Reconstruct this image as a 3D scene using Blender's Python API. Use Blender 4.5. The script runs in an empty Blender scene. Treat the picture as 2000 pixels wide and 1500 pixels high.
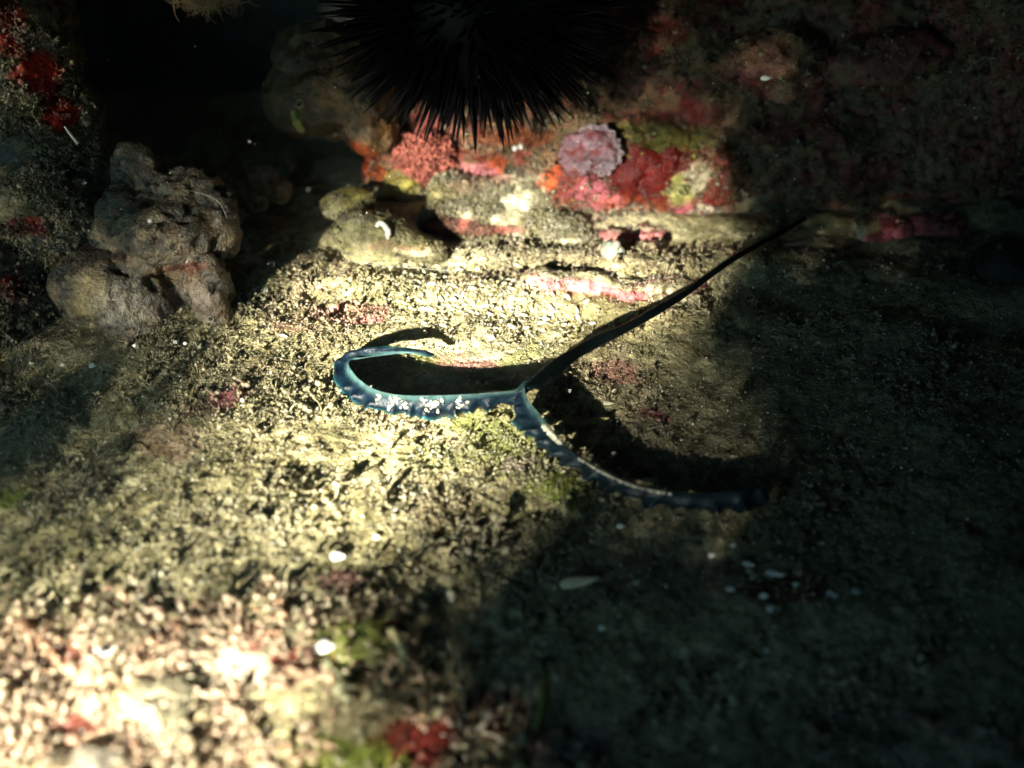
import bpy, math, random
import numpy as np
from mathutils import Vector, Matrix

random.seed(7)
RNG = np.random.default_rng(11)
scene = bpy.context.scene
COL = scene.collection
R = math.radians

# ------------------------------------------------------------------ camera
CAM_H, PITCH, HFOV = 3.6, R(40), R(48)
cam_d = bpy.data.cameras.new('camera')
cam = bpy.data.objects.new('camera', cam_d)
COL.objects.link(cam)
cam.location = (0, 0, CAM_H)
cam.rotation_euler = (R(90) - PITCH, 0, 0)
cam_d.sensor_width = 36
cam_d.lens = 18 / math.tan(HFOV / 2)
cam_d.clip_start = 0.05
cam_d.clip_end = 200
cam_d.dof.use_dof = True
cam_d.dof.focus_distance = 5.7
cam_d.dof.aperture_fstop = 0.4
scene.camera = cam

# ------------------------------------------------------------------ sky and sun
SUN_AZ, SUN_EL = R(24), R(21)          # light travels away from the viewer and to the right
LDIR = np.array([math.cos(SUN_EL) * math.sin(SUN_AZ), math.cos(SUN_EL) * math.cos(SUN_AZ), -math.sin(SUN_EL)])
world = bpy.data.worlds.new('World')
scene.world = world
world.use_nodes = True
wn = world.node_tree
sky = wn.nodes.new('ShaderNodeTexSky')
sky.sky_type = 'NISHITA'
sky.sun_disc = False
sky.sun_elevation = SUN_EL
sky.sun_rotation = math.atan2(-LDIR[0], -LDIR[1])
wt = wn.nodes.new('ShaderNodeVectorMath')          # the water takes the red out of the sky light
wt.operation = 'MULTIPLY'
wt.inputs[1].default_value = (0.42, 0.92, 1.15)
wn.links.new(sky.outputs[0], wt.inputs[0])
wn.links.new(wt.outputs[0], wn.nodes['Background'].inputs[0])
wn.nodes['Background'].inputs[1].default_value = 0.05   # the lowest the daylight range allows
sun_d = bpy.data.lights.new('sun', 'SUN')
sun_d.energy = 5.0
sun_d.angle = R(1.1)
sun_d.color = (1.0, 0.97, 0.80)
sun = bpy.data.objects.new('sun', sun_d)
COL.objects.link(sun)
sun.location = (-4, -9, 6)
sun.rotation_euler = Vector(LDIR).to_track_quat('-Z', 'Y').to_euler()

scene.view_settings.view_transform = 'Standard'
scene.view_settings.look = 'None'
scene.view_settings.exposure = 3.6
scene.view_settings.gamma = 1
scene.view_settings.use_curve_mapping = False
scene.render.engine = 'CYCLES'
scene.cycles.use_denoising = True
scene.cycles.max_bounces = 5
scene.cycles.diffuse_bounces = 3
scene.cycles.sample_clamp_indirect = 4.0

# ------------------------------------------------------------------ pixel <-> place (2000 x 1500)
F = 1000 / math.tan(HFOV / 2)
CX = np.array([1.0, 0, 0])
CU = np.array([0, math.sin(PITCH), math.cos(PITCH)])
CF = np.array([0, math.cos(PITCH), -math.sin(PITCH)])
CP = np.array([0, 0, CAM_H])

def ray(px, py):
    return CF + CX * (px - 1000) / F + CU * (750 - py) / F

def at_z(px, py, z=0.0):
    d = ray(px, py)
    return CP + d * ((z - CAM_H) / d[2])

def at_y(px, py, Y):
    d = ray(px, py)
    return CP + d * (Y / d[1])

def to_px(P):
    q = np.asarray(P) - CP
    dep = q @ CF
    return 1000 + F * (q @ CX) / dep, 750 - F * (q @ CU) / dep

def pxs(P):                     # size of one photo pixel at P
    return float((np.asarray(P) - CP) @ CF) / F

# ------------------------------------------------------------------ noise
def _hash(ix, iy, iz, seed):
    h = (ix.astype(np.uint32) * np.uint32(374761393) + iy.astype(np.uint32) * np.uint32(668265263)
         + iz.astype(np.uint32) * np.uint32(2147483647) + np.uint32(seed * 1013904223 & 0xffffffff))
    h = (h ^ (h >> np.uint32(13))) * np.uint32(1274126177)
    h = (h ^ (h >> np.uint32(16))) * np.uint32(2246822519)
    h = h ^ (h >> np.uint32(15))
    return h.astype(np.float64) / 4294967295.0

def vnoise(P, seed=0):
    P = np.asarray(P, float)
    i = np.floor(P).astype(np.int64)
    f = P - i
    f = f * f * f * (f * (f * 6 - 15) + 10)
    out = 0
    for dx in (0, 1):
        wx = f[:, 0] if dx else 1 - f[:, 0]
        for dy in (0, 1):
            wy = f[:, 1] if dy else 1 - f[:, 1]
            for dz in (0, 1):
                wz = f[:, 2] if dz else 1 - f[:, 2]
                out = out + wx * wy * wz * _hash(i[:, 0] + dx, i[:, 1] + dy, i[:, 2] + dz, seed)
    return out * 2 - 1

def fbm(P, freq, octs=4, seed=0, gain=0.5, rid=False):
    P = np.asarray(P, float)
    a, s, n = 1.0, 0, 0
    for o in range(octs):
        v = vnoise(P * freq + 17.3 * o, seed + o)
        if rid:
            v = 1 - 2 * np.abs(v)
        s = s + a * v
        n += a
        a *= gain
        freq *= 2.03
    return s / n

def sstep(a, b, x):
    t = np.clip((x - a) / (b - a), 0, 1)
    return t * t * (3 - 2 * t)

# ------------------------------------------------------------------ mesh helpers
def mesh_np(name, V, faces, col=None, smooth=True):
    V = np.asarray(V, np.float32)
    faces = np.asarray(faces, np.int32)
    me = bpy.data.meshes.new(name)
    k = faces.shape[1]
    me.vertices.add(len(V))
    me.vertices.foreach_set('co', V.ravel())
    me.loops.add(faces.size)
    me.loops.foreach_set('vertex_index', faces.ravel())
    me.polygons.add(len(faces))
    me.polygons.foreach_set('loop_start', np.arange(0, faces.size, k, dtype=np.int32))
    me.polygons.foreach_set('use_smooth', np.full(len(faces), smooth))
    me.update(calc_edges=True)
    me.validate()
    if col is not None:
        set_col(me, col)
    return me

def set_col(me, col):
    col = np.asarray(col, np.float32)
    if col.ndim == 1:
        col = np.tile(col, (len(me.vertices), 1))
    if col.shape[1] == 3:
        col = np.hstack([col, np.ones((len(col), 1), np.float32)])
    a = me.color_attributes.new('Col', 'FLOAT_COLOR', 'POINT')
    a.data.foreach_set('color', np.ascontiguousarray(col, np.float32).ravel())

def link(name, me, m, parent=None, loc=None):
    o = bpy.data.objects.new(name, me)
    if m is not None and not me.materials:
        me.materials.append(m)
    COL.objects.link(o)
    if parent is not None:
        o.parent = parent
    if loc is not None:
        o.location = loc
    return o

def tag(o, label=None, cat=None, group=None, kind=None):
    if label: o['label'] = label
    if cat: o['category'] = cat
    if group: o['group'] = group
    if kind: o['kind'] = kind
    return o

def empty(name, loc):
    o = bpy.data.objects.new(name, None)
    o.empty_display_size = 0.05
    o.location = loc
    COL.objects.link(o)
    return o

def co(me):
    a = np.empty(len(me.vertices) * 3, np.float32)
    me.vertices.foreach_get('co', a)
    return a.reshape(-1, 3).astype(float)

def nor(me):
    a = np.empty(len(me.vertices) * 3, np.float32)
    me.vertex_normals.foreach_get('vector', a) if hasattr(me, 'vertex_normals') else me.vertices.foreach_get('normal', a)
    return a.reshape(-1, 3).astype(float)

def ico(sub):
    import bmesh
    bm = bmesh.new()
    bmesh.ops.create_icosphere(bm, subdivisions=sub, radius=1)
    V = np.array([v.co[:] for v in bm.verts])
    Fc = np.array([[v.index for v in f.verts] for f in bm.faces])
    bm.free()
    return V, Fc
ICO = {k: ico(k) for k in (1, 2, 3, 4)}

def blob_mesh(name, ells, voxel):
    """union of ellipsoids (centre, radii, euler) remeshed to one skin"""
    Vs, Fs, n = [], [], 0
    V0, F0 = ICO[3]
    for e in ells:
        c, r = np.asarray(e[0]), np.asarray(e[1], float) * np.ones(3)
        M = np.array(Matrix.Identity(3)) if len(e) < 3 else np.array(__import__('mathutils').Euler([R(a) for a in e[2]]).to_matrix())
        Vs.append((V0 * r) @ M.T + c)
        Fs.append(F0 + n)
        n += len(V0)
    tmp = mesh_np('tmp', np.vstack(Vs), np.vstack(Fs))
    to = bpy.data.objects.new('tmp', tmp)
    COL.objects.link(to)
    md = to.modifiers.new('r', 'REMESH')
    md.mode = 'VOXEL'
    md.voxel_size = voxel
    md.use_smooth_shade = True
    md2 = to.modifiers.new('s', 'SMOOTH')
    md2.iterations = 4
    md2.factor = 0.5
    dg = bpy.context.evaluated_depsgraph_get()
    me = bpy.data.meshes.new_from_object(to.evaluated_get(dg), depsgraph=dg)
    me.name = name
    bpy.data.objects.remove(to)
    bpy.data.meshes.remove(tmp)
    me.polygons.foreach_set('use_smooth', np.ones(len(me.polygons), bool))
    return me

def displace(me, dfun):
    V, N = co(me), nor(me)
    V = V + N * dfun(V, N)[:, None]
    me.vertices.foreach_set('co', V.astype(np.float32).ravel())
    me.update()
    return V

# ------------------------------------------------------------------ materials
def mat(name, rough=0.6, spec=0.4, color=None, nfreq=30, namp=0.45, bump=0.3, bfreq=90, sss=0.0, coat=0.0, bdist=0.01, inst=False):
    m = bpy.data.materials.new(name)
    m.use_nodes = True
    t = m.node_tree
    b = t.nodes['Principled BSDF']
    b.inputs['Roughness'].default_value = rough
    b.inputs['Specular IOR Level'].default_value = spec
    if inst:
        c = t.nodes.new('ShaderNodeAttribute')
        c.attribute_type = 'INSTANCER'
        c.attribute_name = 'Tint'
        cs = c.outputs['Color']
    elif color is None:
        c = t.nodes.new('ShaderNodeVertexColor')
        c.layer_name = 'Col'
        cs = c.outputs[0]
    else:
        c = t.nodes.new('ShaderNodeRGB')
        c.outputs[0].default_value = (*color, 1)
        cs = c.outputs[0]
    tc = t.nodes.new('ShaderNodeTexCoord')
    n = t.nodes.new('ShaderNodeTexNoise')
    n.inputs['Scale'].default_value = nfreq
    n.inputs['Detail'].default_value = 5
    n.inputs['Roughness'].default_value = 0.65
    t.links.new(tc.outputs['Object'], n.inputs['Vector'])
    mr = t.nodes.new('ShaderNodeMapRange')
    mr.inputs[1].default_value = 0.3
    mr.inputs[2].default_value = 0.7
    mr.inputs[3].default_value = 1 - namp
    mr.inputs[4].default_value = 1 + namp
    t.links.new(n.outputs['Fac'], mr.inputs[0])
    mx = t.nodes.new('ShaderNodeVectorMath')
    mx.operation = 'SCALE'
    t.links.new(cs, mx.inputs[0])
    t.links.new(mr.outputs[0], mx.inputs['Scale'])
    t.links.new(mx.outputs[0], b.inputs['Base Color'])
    if inst:
        tr = t.nodes.new('ShaderNodeBsdfTranslucent')
        ms = t.nodes.new('ShaderNodeMixShader')
        ms.inputs[0].default_value = 0.42
        t.links.new(mx.outputs[0], tr.inputs[0])
        t.links.new(b.outputs[0], ms.inputs[1])
        t.links.new(tr.outputs[0], ms.inputs[2])
        t.links.new(ms.outputs[0], t.nodes['Material Output'].inputs[0])
    if bump:
        n2 = t.nodes.new('ShaderNodeTexNoise')
        n2.inputs['Scale'].default_value = bfreq
        n2.inputs['Detail'].default_value = 4
        t.links.new(tc.outputs['Object'], n2.inputs['Vector'])
        bp = t.nodes.new('ShaderNodeBump')
        bp.inputs['Strength'].default_value = bump
        bp.inputs['Distance'].default_value = bdist
        t.links.new(n2.outputs['Fac'], bp.inputs['Height'])
        t.links.new(bp.outputs[0], b.inputs['Normal'])
    if sss:
        b.inputs['Subsurface Weight'].default_value = sss
        b.inputs['Subsurface Radius'].default_value = (0.02, 0.03, 0.03)
        b.inputs['Subsurface Scale'].default_value = 1.0
    if coat:
        b.inputs['Coat Weight'].default_value = coat
        b.inputs['Coat Roughness'].default_value = 0.15
    return m

M_ROCK = mat('encrusted_rock', 0.6, 0.3, nfreq=22, namp=0.5, bump=0.6, bfreq=60, bdist=0.02)
M_TURF = mat('algal_turf', 0.42, 0.5, nfreq=60, namp=0.25, bump=0)
M_TINT = mat('turf', 0.42, 0.5, nfreq=60, namp=0.15, bump=0, inst=True)
M_SPONGE = mat('sponge_skin', 0.4, 0.4, nfreq=30, namp=0.6, bump=0.9, bfreq=60, bdist=0.02)
M_WORM = mat('worm_skin', 0.45, 0.16, nfreq=26, namp=0.6, bump=0.6, bfreq=45, bdist=0.008)
M_URCHIN = mat('urchin_black', 0.45, 0.06, color=(0.0012, 0.001, 0.0018), bump=0)
M_SHELL = mat('pale_shell', 0.45, 0.4, nfreq=40, namp=0.2, bump=0.2, bfreq=120)
M_ALGA = mat('soft_alga', 0.55, 0.35, nfreq=30, namp=0.3, bump=0)
M_THREAD = mat('thread', 0.45, 0.3, color=(0.22, 0.22, 0.2), bump=0)
M_VAULT = mat('vault_dark', 0.9, 0.1, color=(0.035, 0.035, 0.032), nfreq=2, namp=0.4, bump=0.4, bfreq=8, bdist=0.1)

# colours (linear)
CREAM = np.array([0.58, 0.53, 0.39]); KHAKI = np.array([0.30, 0.26, 0.14]); OLIVE = np.array([0.10, 0.085, 0.04])
DARK = np.array([0.028, 0.026, 0.02]); PINK = np.array([0.42, 0.13, 0.14]); ROSE = np.array([0.40, 0.10, 0.13])
RED = np.array([0.095, 0.0035, 0.002]); CRIM = np.array([0.11, 0.014, 0.012]); ORANGE = np.array([0.30, 0.05, 0.010])
LILAC = np.array([0.24, 0.15, 0.18]); GREEN = np.array([0.20, 0.24, 0.035]); YELLOW = np.array([0.50, 0.42, 0.10])
BROWN = np.array([0.16, 0.10, 0.05]); GREYB = np.array([0.20, 0.17, 0.13]); WHITE = np.array([0.78, 0.76, 0.70])
SAND = np.array([0.46, 0.40, 0.26]); SLATE = np.array([0.05, 0.055, 0.05])

def paint(V, base, patches, seed=0, warp=22):
    """base colours + crust patches (centre px, radii px, tilt, colour, opacity) laid on the surface that stands there"""
    out = np.array(base, float)
    if out.ndim == 1:
        out = np.tile(out, (len(V), 1))
    x, y = to_px(V)
    x = x + warp * fbm(V, 7, 3, seed + 50)
    y = y + warp * 0.8 * fbm(V, 7, 3, seed + 60)
    nz = fbm(V, 16, 3, seed + 70)
    for (px, py, rx, ry, rot, c, op) in patches:
        a = R(rot)
        dx, dy = x - px, y - py
        u = (dx * math.cos(a) + dy * math.sin(a)) / rx
        v = (-dx * math.sin(a) + dy * math.cos(a)) / ry
        d = np.sqrt(u * u + v * v) + 0.35 * nz
        w = (1 - sstep(0.75, 1.05, d)) * op
        out = out * (1 - w[:, None]) + np.asarray(c) * w[:, None]
    return out

# ------------------------------------------------------------------ floor
def floor_h(P):
    """height of the sea floor; P = (n,2) or (n,3)"""
    P = np.asarray(P, float)
    x, y = P[:, 0], P[:, 1]
    Q = np.stack([x, y, x * 0], 1)
    z = 0.05 * fbm(Q, 0.9, 3, 3)
    # strata: long shallow ledges that run from left to right
    s = y + 0.16 * x + 0.25 * fbm(Q, 1.1, 3, 9)
    st = np.abs(((s * 2.2) % 1.0) - 0.5) * 2
    z += 0.035 * sstep(0.1, 0.9, st) * sstep(4.3, 5.1, y)
    z += 0.07 * fbm(Q, 3.0, 4, 21) * (0.35 + 0.25 * sstep(4.9, 5.6, y))
    # the slope of silt under the boulder
    z -= 0.06 * sstep(5.35, 5.7, y)
    # the near knoll, lower left
    z += 0.17 * np.exp(-(((x + 1.3) / 1.1) ** 2 + ((y - 2.95) / np.where(y > 2.95, 1.05, 0.75)) ** 2))
    z -= 0.12 * sstep(-0.45, 0.2, x) * sstep(3.1, 2.3, y)
    return z

def at_floor(px, py, dz=0.0):
    z = 0.0
    for _ in range(12):
        p = at_z(px, py, z + dz)
        z = 0.5 * z + 0.5 * float(floor_h(p[None, :])[0])
    p = at_z(px, py, z + dz)
    return p

def micro(P):
    Q = np.stack([P[:, 0], P[:, 1], P[:, 0] * 0], 1)
    return 0.013 * fbm(Q, 14, 4, 33, gain=0.6) + 0.006 * np.abs(vnoise(Q * 55, 44))

def dense_axis(a, b, n, lo, hi, k):
    left = a - (a - lo) * (np.linspace(1, 0, k, endpoint=False) ** 2)
    right = b + (hi - b) * (np.linspace(0, 1, k + 1)[1:] ** 2)
    return np.concatenate([left, np.linspace(a, b, n), right])

xs = dense_axis(-3.1, 3.1, 640, -16, 16, 26)
ys = dense_axis(1.7, 6.7, 520, -12, 20, 26)
GX, GY = np.meshgrid(xs, ys)
P2 = np.stack([GX.ravel(), GY.ravel()], 1)
FV = np.column_stack([P2, floor_h(P2) + micro(P2)])
nx, ny = len(xs), len(ys)
ii = (np.arange(ny - 1)[:, None] * nx + np.arange(nx - 1)[None, :]).ravel()
FF = np.stack([ii, ii + 1, ii + nx + 1, ii + nx], 1)

FRED = np.array([.135, .012, .007])
FLOOR_PATCH = [
    # px, py, rx, ry, tilt, colour, opacity
    (120, 1400, 460, 210, -12, np.array([.50, .37, .25]), .8), (480, 1300, 150, 70, 0, np.array([.5, .4, .3]), .6), (690, 612, 85, 24, -6, ROSE * 1.1, 0.7), (570, 640, 50, 16, 10, PINK * 0.8, 0.5),
    (1140, 575, 115, 22, 10, PINK, 0.0),
    (920, 710, 70, 14, 4, PINK, 0.55), (800, 705, 70, 16, 0, GREEN, 0.45), (1020, 690, 60, 20, -25, GREEN, 0.45),
    (950, 830, 90, 26, -8, GREEN, 0.5), (1000, 880, 90, 50, 0, GREEN * 1.1, 0.55), (1085, 950, 60, 40, 30, GREEN * 0.8, 0.6),
    (860, 900, 80, 30, 0, GREEN, 0.35), (1010, 905, 40, 18, 0, LILAC, 0.6), (1200, 730, 60, 28, 20, ROSE, 0.5), (1280, 805, 36, 14, 10, PINK * 0.9, 0.8),
    (430, 780, 70, 26, -20, ROSE * 0.8, 0.45), (330, 860, 80, 40, 0, ROSE * 0.7, 0.3), (30, 975, 40, 16, 10, GREEN, 0.6), (520, 720, 60, 26, 10, BROWN, 0.4),
    (480, 1245, 46, 28, 0, FRED, 0.95), (590, 1285, 85, 28, 5, FRED * 1.4, 0.95), (690, 1220, 40, 24, 0, FRED, 0.95),
    (770, 1225, 28, 24, 40, FRED, 0.95), (320, 1235, 60, 22, -20, FRED * 1.4, 0.9), (140, 1270, 70, 26, 0, FRED * 1.3, 0.85), (130, 1410, 60, 36, 0, FRED, 0.9), (30, 1310, 40, 22, 0, FRED * 1.4, .8),
    (690, 1300, 50, 110, 10, GREEN * 0.9, 0.5), (640, 1470, 60, 50, 0, GREEN, 0.85), (720, 1480, 50, 40, 0, GREEN, 0.8),
    (700, 1385, 34, 50, 0, FRED, 0.95), (810, 1455, 130, 55, 8, FRED * .9, 0.97), (960, 1400, 90, 60, 0, CRIM * 0.9, 0.7),
    (1110, 1460, 80, 50, 10, LILAC * 0.6, 0.7), (1540, 1150, 90, 30, 5, RED * 0.5, 0.8), (670, 1140, 46, 40, 0, PINK * 0.9, 0.55),
    (870, 1000, 90, 40, 0, BROWN, 0.55), (940, 1060, 110, 50, 0, DARK * 1.6, 0.6), (1280, 1130, 200, 60, 0, LILAC * 0.2, 0.5),
]

def floor_colour(V, seed=1):
    n1 = fbm(V, 2.2, 4, 101)
    n2 = fbm(V, 9.0, 3, 102)
    n3 = fbm(V, 30, 2, 103)
    a = sstep(-0.35, 0.45, n2 * 0.7 + n3 * 0.5)
    base = OLIVE * 2.3 * (1 - a)[:, None] + KHAKI * 1.4 * a[:, None]
    b = sstep(0.0, 0.5, n1 + 0.3 * n2)
    base = base * (1 - 0.45 * b[:, None]) + SAND * 0.45 * b[:, None]
    # right-hand floor is blended towards dark slate
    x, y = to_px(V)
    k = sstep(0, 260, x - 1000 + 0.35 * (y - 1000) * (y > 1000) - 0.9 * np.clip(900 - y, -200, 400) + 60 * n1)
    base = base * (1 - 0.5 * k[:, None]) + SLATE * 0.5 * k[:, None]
    w = sstep(5.2, 5.45, V[:, 1]) * np.exp(-((V[:, 0] + 0.0) / 1.0) ** 4)
    base = base * (1 - 0.8 * w[:, None]) + (SAND * 0.9) * 0.8 * w[:, None]
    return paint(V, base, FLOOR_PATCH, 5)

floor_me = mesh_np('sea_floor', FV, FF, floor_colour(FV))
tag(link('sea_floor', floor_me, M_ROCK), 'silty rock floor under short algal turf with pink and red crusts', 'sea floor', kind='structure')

# ------------------------------------------------------------------ boulders
def rock_noise(a1, f1, a2, f2, seed, a3=0.0, f3=40):
    def fn(V, N):
        d = a1 * fbm(V, f1, 4, seed) + a2 * fbm(V, f2, 4, seed + 7, rid=True)
        if a3:
            d = d + a3 * fbm(V, f3, 2, seed + 13)
        return d
    return fn

def rock_base(V, c1, c2, c3, seed, f=6):
    a = sstep(-0.3, 0.35, fbm(V, f, 4, seed))
    b = sstep(0.05, 0.4, fbm(V, f * 2.6, 3, seed + 3))
    o = c1 * (1 - a)[:, None] + c2 * a[:, None]
    return o * (1 - b[:, None]) + c3 * b[:, None]

SURF = {}
def rock(name, ells, voxel, dfun, colfun, label, cat, mat_=None, key=None, group=None):
    me = blob_mesh(name, ells, voxel)
    V = displace(me, dfun)
    set_col(me, colfun(V))
    o = link(name, me, mat_ or M_ROCK)
    tag(o, label, cat, group)
    if key:
        SURF[key] = (V, nor(me))
    return o

A = at_y
WALL_PATCH = [
    (830, 290, 90, 70, 0, CRIM, 0.6), (720, 320, 60, 40, 30, ORANGE * 0.8, 0.8), (700, 290, 60, 20, 30, RED, 0.7), (745, 345, 26, 30, 0, ORANGE * 1.2, 0.8),
    (780, 360, 45, 32, 0, YELLOW * 0.6, 0.85), (1000, 265, 90, 26, 0, ORANGE * 0.7, 0.7), (960, 325, 40, 26, 0, RED, 0.8), (940, 345, 50, 22, 10, PINK, 0.85),
    (890, 375, 50, 16, 0, SAND * 0.9, 0.8), (975, 330, 30, 20, 0, ORANGE * 0.8, 0.8), (1022, 350, 26, 26, 0, DARK, 0.9), (905, 440, 95, 26, 10, CRIM * 1.3, 0.9), (970, 455, 50, 16, -10, CRIM * 1.3, 0.85),
    (1075, 350, 20, 26, 0, ORANGE * 1.2, 0.9), (1130, 360, 60, 60, 30, CRIM * 1.2, 0.8), (1180, 380, 60, 40, 0, ROSE, 0.7),
    (1255, 340, 78, 62, 15, RED, 1.0), (1320, 300, 50, 36, 0, RED * 0.8, 0.8), (1230, 400, 90, 20, 5, ORANGE * 0.45, 0.7), (1400, 360, 22, 50, 0, RED * 1.1, 0.8),
    (1330, 372, 40, 34, 0, GREEN * .7 + KHAKI * .3, 0.7), (1345, 415, 45, 24, 0, ROSE, 0.7), (1380, 415, 30, 26, 0, CREAM * 0.8, 0.8), (1365, 345, 26, 40, 30, SAND, 0.7),
    (1290, 270, 120, 30, 5, GREEN * 0.35, 0.7), (1230, 150, 60, 40, 0, RED * 0.6, 0.7), (1280, 60, 70, 40, 0, CRIM, 0.7), (1395, 50, 26, 18, 40, ROSE * .6, 0.8), (1480, 130, 90, 26, -15, ROSE * 0.3, 0.8),
    (1330, 50, 70, 24, -10, RED, 0.7), (1500, 90, 100, 60, 0, BROWN, 0.5), (1740, 110, 100, 40, -10, ROSE * 0.25, 0.7), (1200, 260, 40, 20, 0, YELLOW * 0.4, 0.7), (1360, 230, 60, 30, 0, CRIM * 0.8, 0.8), (1520, 255, 60, 26, 0, RED * 0.6, 0.8),
    (1260, 425, 220, 12, 3, SAND * 0.7, 0.8),
]
def wall_col(V):
    b = rock_base(V, BROWN * 0.8, CRIM * 2.0, BROWN * 1.2 + CRIM * .4, 200, 5)
    b2 = rock_base(V, SAND * 0.85, KHAKI, CREAM * 0.8, 220, 7)
    x, y = to_px(V)
    k = sstep(300, 400, y + 30 * fbm(V, 5, 3, 230)) * (1 - sstep(1010, 1130, x))
    b = b * (1 - k[:, None]) + b2 * k[:, None]
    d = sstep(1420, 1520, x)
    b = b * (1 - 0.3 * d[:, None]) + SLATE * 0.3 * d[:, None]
    return paint(V, b, WALL_PATCH, 8, 26)

rock('boulder', [
    (A(1190, 300, 6.25), (0.62, 0.42, 0.36), (0, 0, 0)), (A(1330, 330, 6.2), (0.42, 0.36, 0.28)), (A(1420, 170, 6.7), (1.0, 0.6, 0.6)),
    (A(1060, 210, 6.6), (0.7, 0.5, 0.45)), (A(830, 200, 6.75), (0.55, 0.45, 0.45)), (A(960, 320, 6.35), (0.42, 0.30, 0.22)), (A(790, 340, 6.3), (0.25, 0.25, 0.22)),
    (A(1600, 300, 6.35), (0.62, 0.42, 0.36)), (A(1850, 250, 6.4), (0.75, 0.5, 0.5)), (A(1980, 120, 6.4), (0.8, 0.5, 0.7)), (A(1700, 60, 6.8), (1.0, 0.6, 0.7)), (A(1000, 20, 7.0), (0.9, 0.5, 0.6)),
    (A(1490, 110, 6.15), (0.30, 0.2, 0.10), (0, -14, 0)), (A(1740, 110, 6.1), (0.32, 0.2, 0.12), (0, -10, 0)), (A(1500, 420, 6.05), (0.35, 0.3, 0.06), (0, -4, 0)), (A(1250, 425, 5.95), (0.5, 0.2, 0.06)),
], 0.019, rock_noise(0.05, 3, 0.04, 8, 300, 0.016, 24), wall_col,
    'large boulder overgrown with red and orange crusts, the black urchin clinging to its top', 'boulder', key='wall')

def silt_col(V):
    return paint(V, rock_base(V, SAND * .9, KHAKI * 1.1, CREAM * .85, 240, 8), [(905, 445, 90, 22, 8, CRIM * 1.5, .9), (985, 455, 40, 12, -12, CRIM * 1.5, .8), (900, 372, 50, 14, 0, np.array([.5, .3, .2]), .6), (1040, 525, 50, 10, 6, PINK * .8, .6), (950, 345, 60, 18, 0, PINK * .9, .5), (860, 380, 30, 20, 0, YELLOW * .6, .5)], 9, 14)
rock('silted_ledge', [(A(930, 425, 5.85), (.33, .2, .12)), (A(1060, 455, 5.72), (.26, .16, .09)), (A(1000, 385, 6.0), (.28, .18, .13)), (A(890, 372, 5.98), (.16, .12, .08)), (A(1080, 500, 5.52), (.2, .1, .05)), (A(960, 490, 5.58), (.26, .12, .06)), (A(1020, 520, 5.42), (.22, .09, .045), (0, 4, 0)), (A(1130, 480, 5.6), (.14, .1, .06))],
    .013, lambda V, N: .022 * fbm(V, 4, 3, 245) + .020 * fbm(V * np.array([1, 2.5, 3.0]), 6, 4, 246, rid=True) + .006 * fbm(V, 40, 2, 247), silt_col, 'beige silted ledge with a crimson crust at the foot of the boulder', 'rock ledge', key='silt')

LEFT_PATCH = [(75, 150, 80, 42, 50, RED * 3, 0.97), (115, 220, 34, 50, 60, RED * 2.6, 0.95), (20, 60, 45, 60, 0, RED * 2.6, 0.9), (55, 75, 40, 20, 30, WHITE * 0.4, 0.6), (60, 440, 40, 22, 0, RED * 1.5, 0.8), (30, 560, 30, 26, 0, RED * 2, 0.8)]
rock('rock_wall', [
    (A(20, 120, 5.6), (0.30, 0.5, 0.45), (0, 0, 0)), (A(60, 260, 5.5), (0.36, 0.4, 0.36)), (A(70, 420, 5.2), (0.34, 0.4, 0.36)), (A(10, 560, 4.9), (0.26, 0.4, 0.3)), (A(-150, 300, 5.4), (0.5, 0.7, 0.9)), (A(-120, 560, 4.8), (0.5, 0.5, 0.5)), (A(-60, 0, 5.9), (0.5, 0.5, 0.6)),
], 0.022, rock_noise(0.05, 3, 0.03, 9, 340, 0.012, 34),
    lambda V: paint(V, rock_base(V, SLATE, OLIVE * 0.9, KHAKI * 0.6, 350, 7), LEFT_PATCH, 12, 26),
    'steep dark rock at the left edge with a smooth red crust near its top', 'rock', key='left')

rock('brown_sponge', [
    (A(660, 185, 6.25), (0.34, 0.28, 0.24)), (A(590, 190, 6.3), (0.2, 0.25, 0.22)), (A(710, 240, 6.15), (0.22, 0.2, 0.15), (0, 30, 0)), (A(640, 110, 6.4), (0.32, 0.25, 0.2)),
], 0.018, rock_noise(0.06, 3, 0.03, 8, 360, .006, 30),
    lambda V: paint(V, rock_base(V, BROWN * .6, np.array([0.12, 0.055, 0.012]), BROWN * 0.45, 366, 6), [(700, 285, 40, 14, 30, ORANGE * 0.7, 0.9), (620, 120, 60, 40, 0, RED * 0.3, 0.6)], 14),
    'smooth orange brown sponge left of the urchin, a small pore ring on its side', 'sponge', M_SPONGE)

# far back of the crevice
bx = np.linspace(-8, 8, 120); bz = np.linspace(-0.6, 5, 50)
BX, BZ = np.meshgrid(bx, bz)
BP = np.stack([BX.ravel(), np.full(BX.size, 7.7), BZ.ravel()], 1)
BP[:, 1] += 0.45 * fbm(BP, 0.8, 4, 380) + 0.1 * fbm(BP, 4, 3, 381)
ib = (np.arange(49)[:, None] * 120 + np.arange(119)[None, :]).ravel()
tag(link('crevice_wall', mesh_np('crevice_wall', BP, np.stack([ib, ib + 1, ib + 121, ib + 120], 1), rock_base(BP, DARK, SLATE * 0.8, OLIVE * 0.5, 385, 3)), M_ROCK),
    'dark rock wall at the back of the crevice', 'rock wall', kind='structure')

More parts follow.
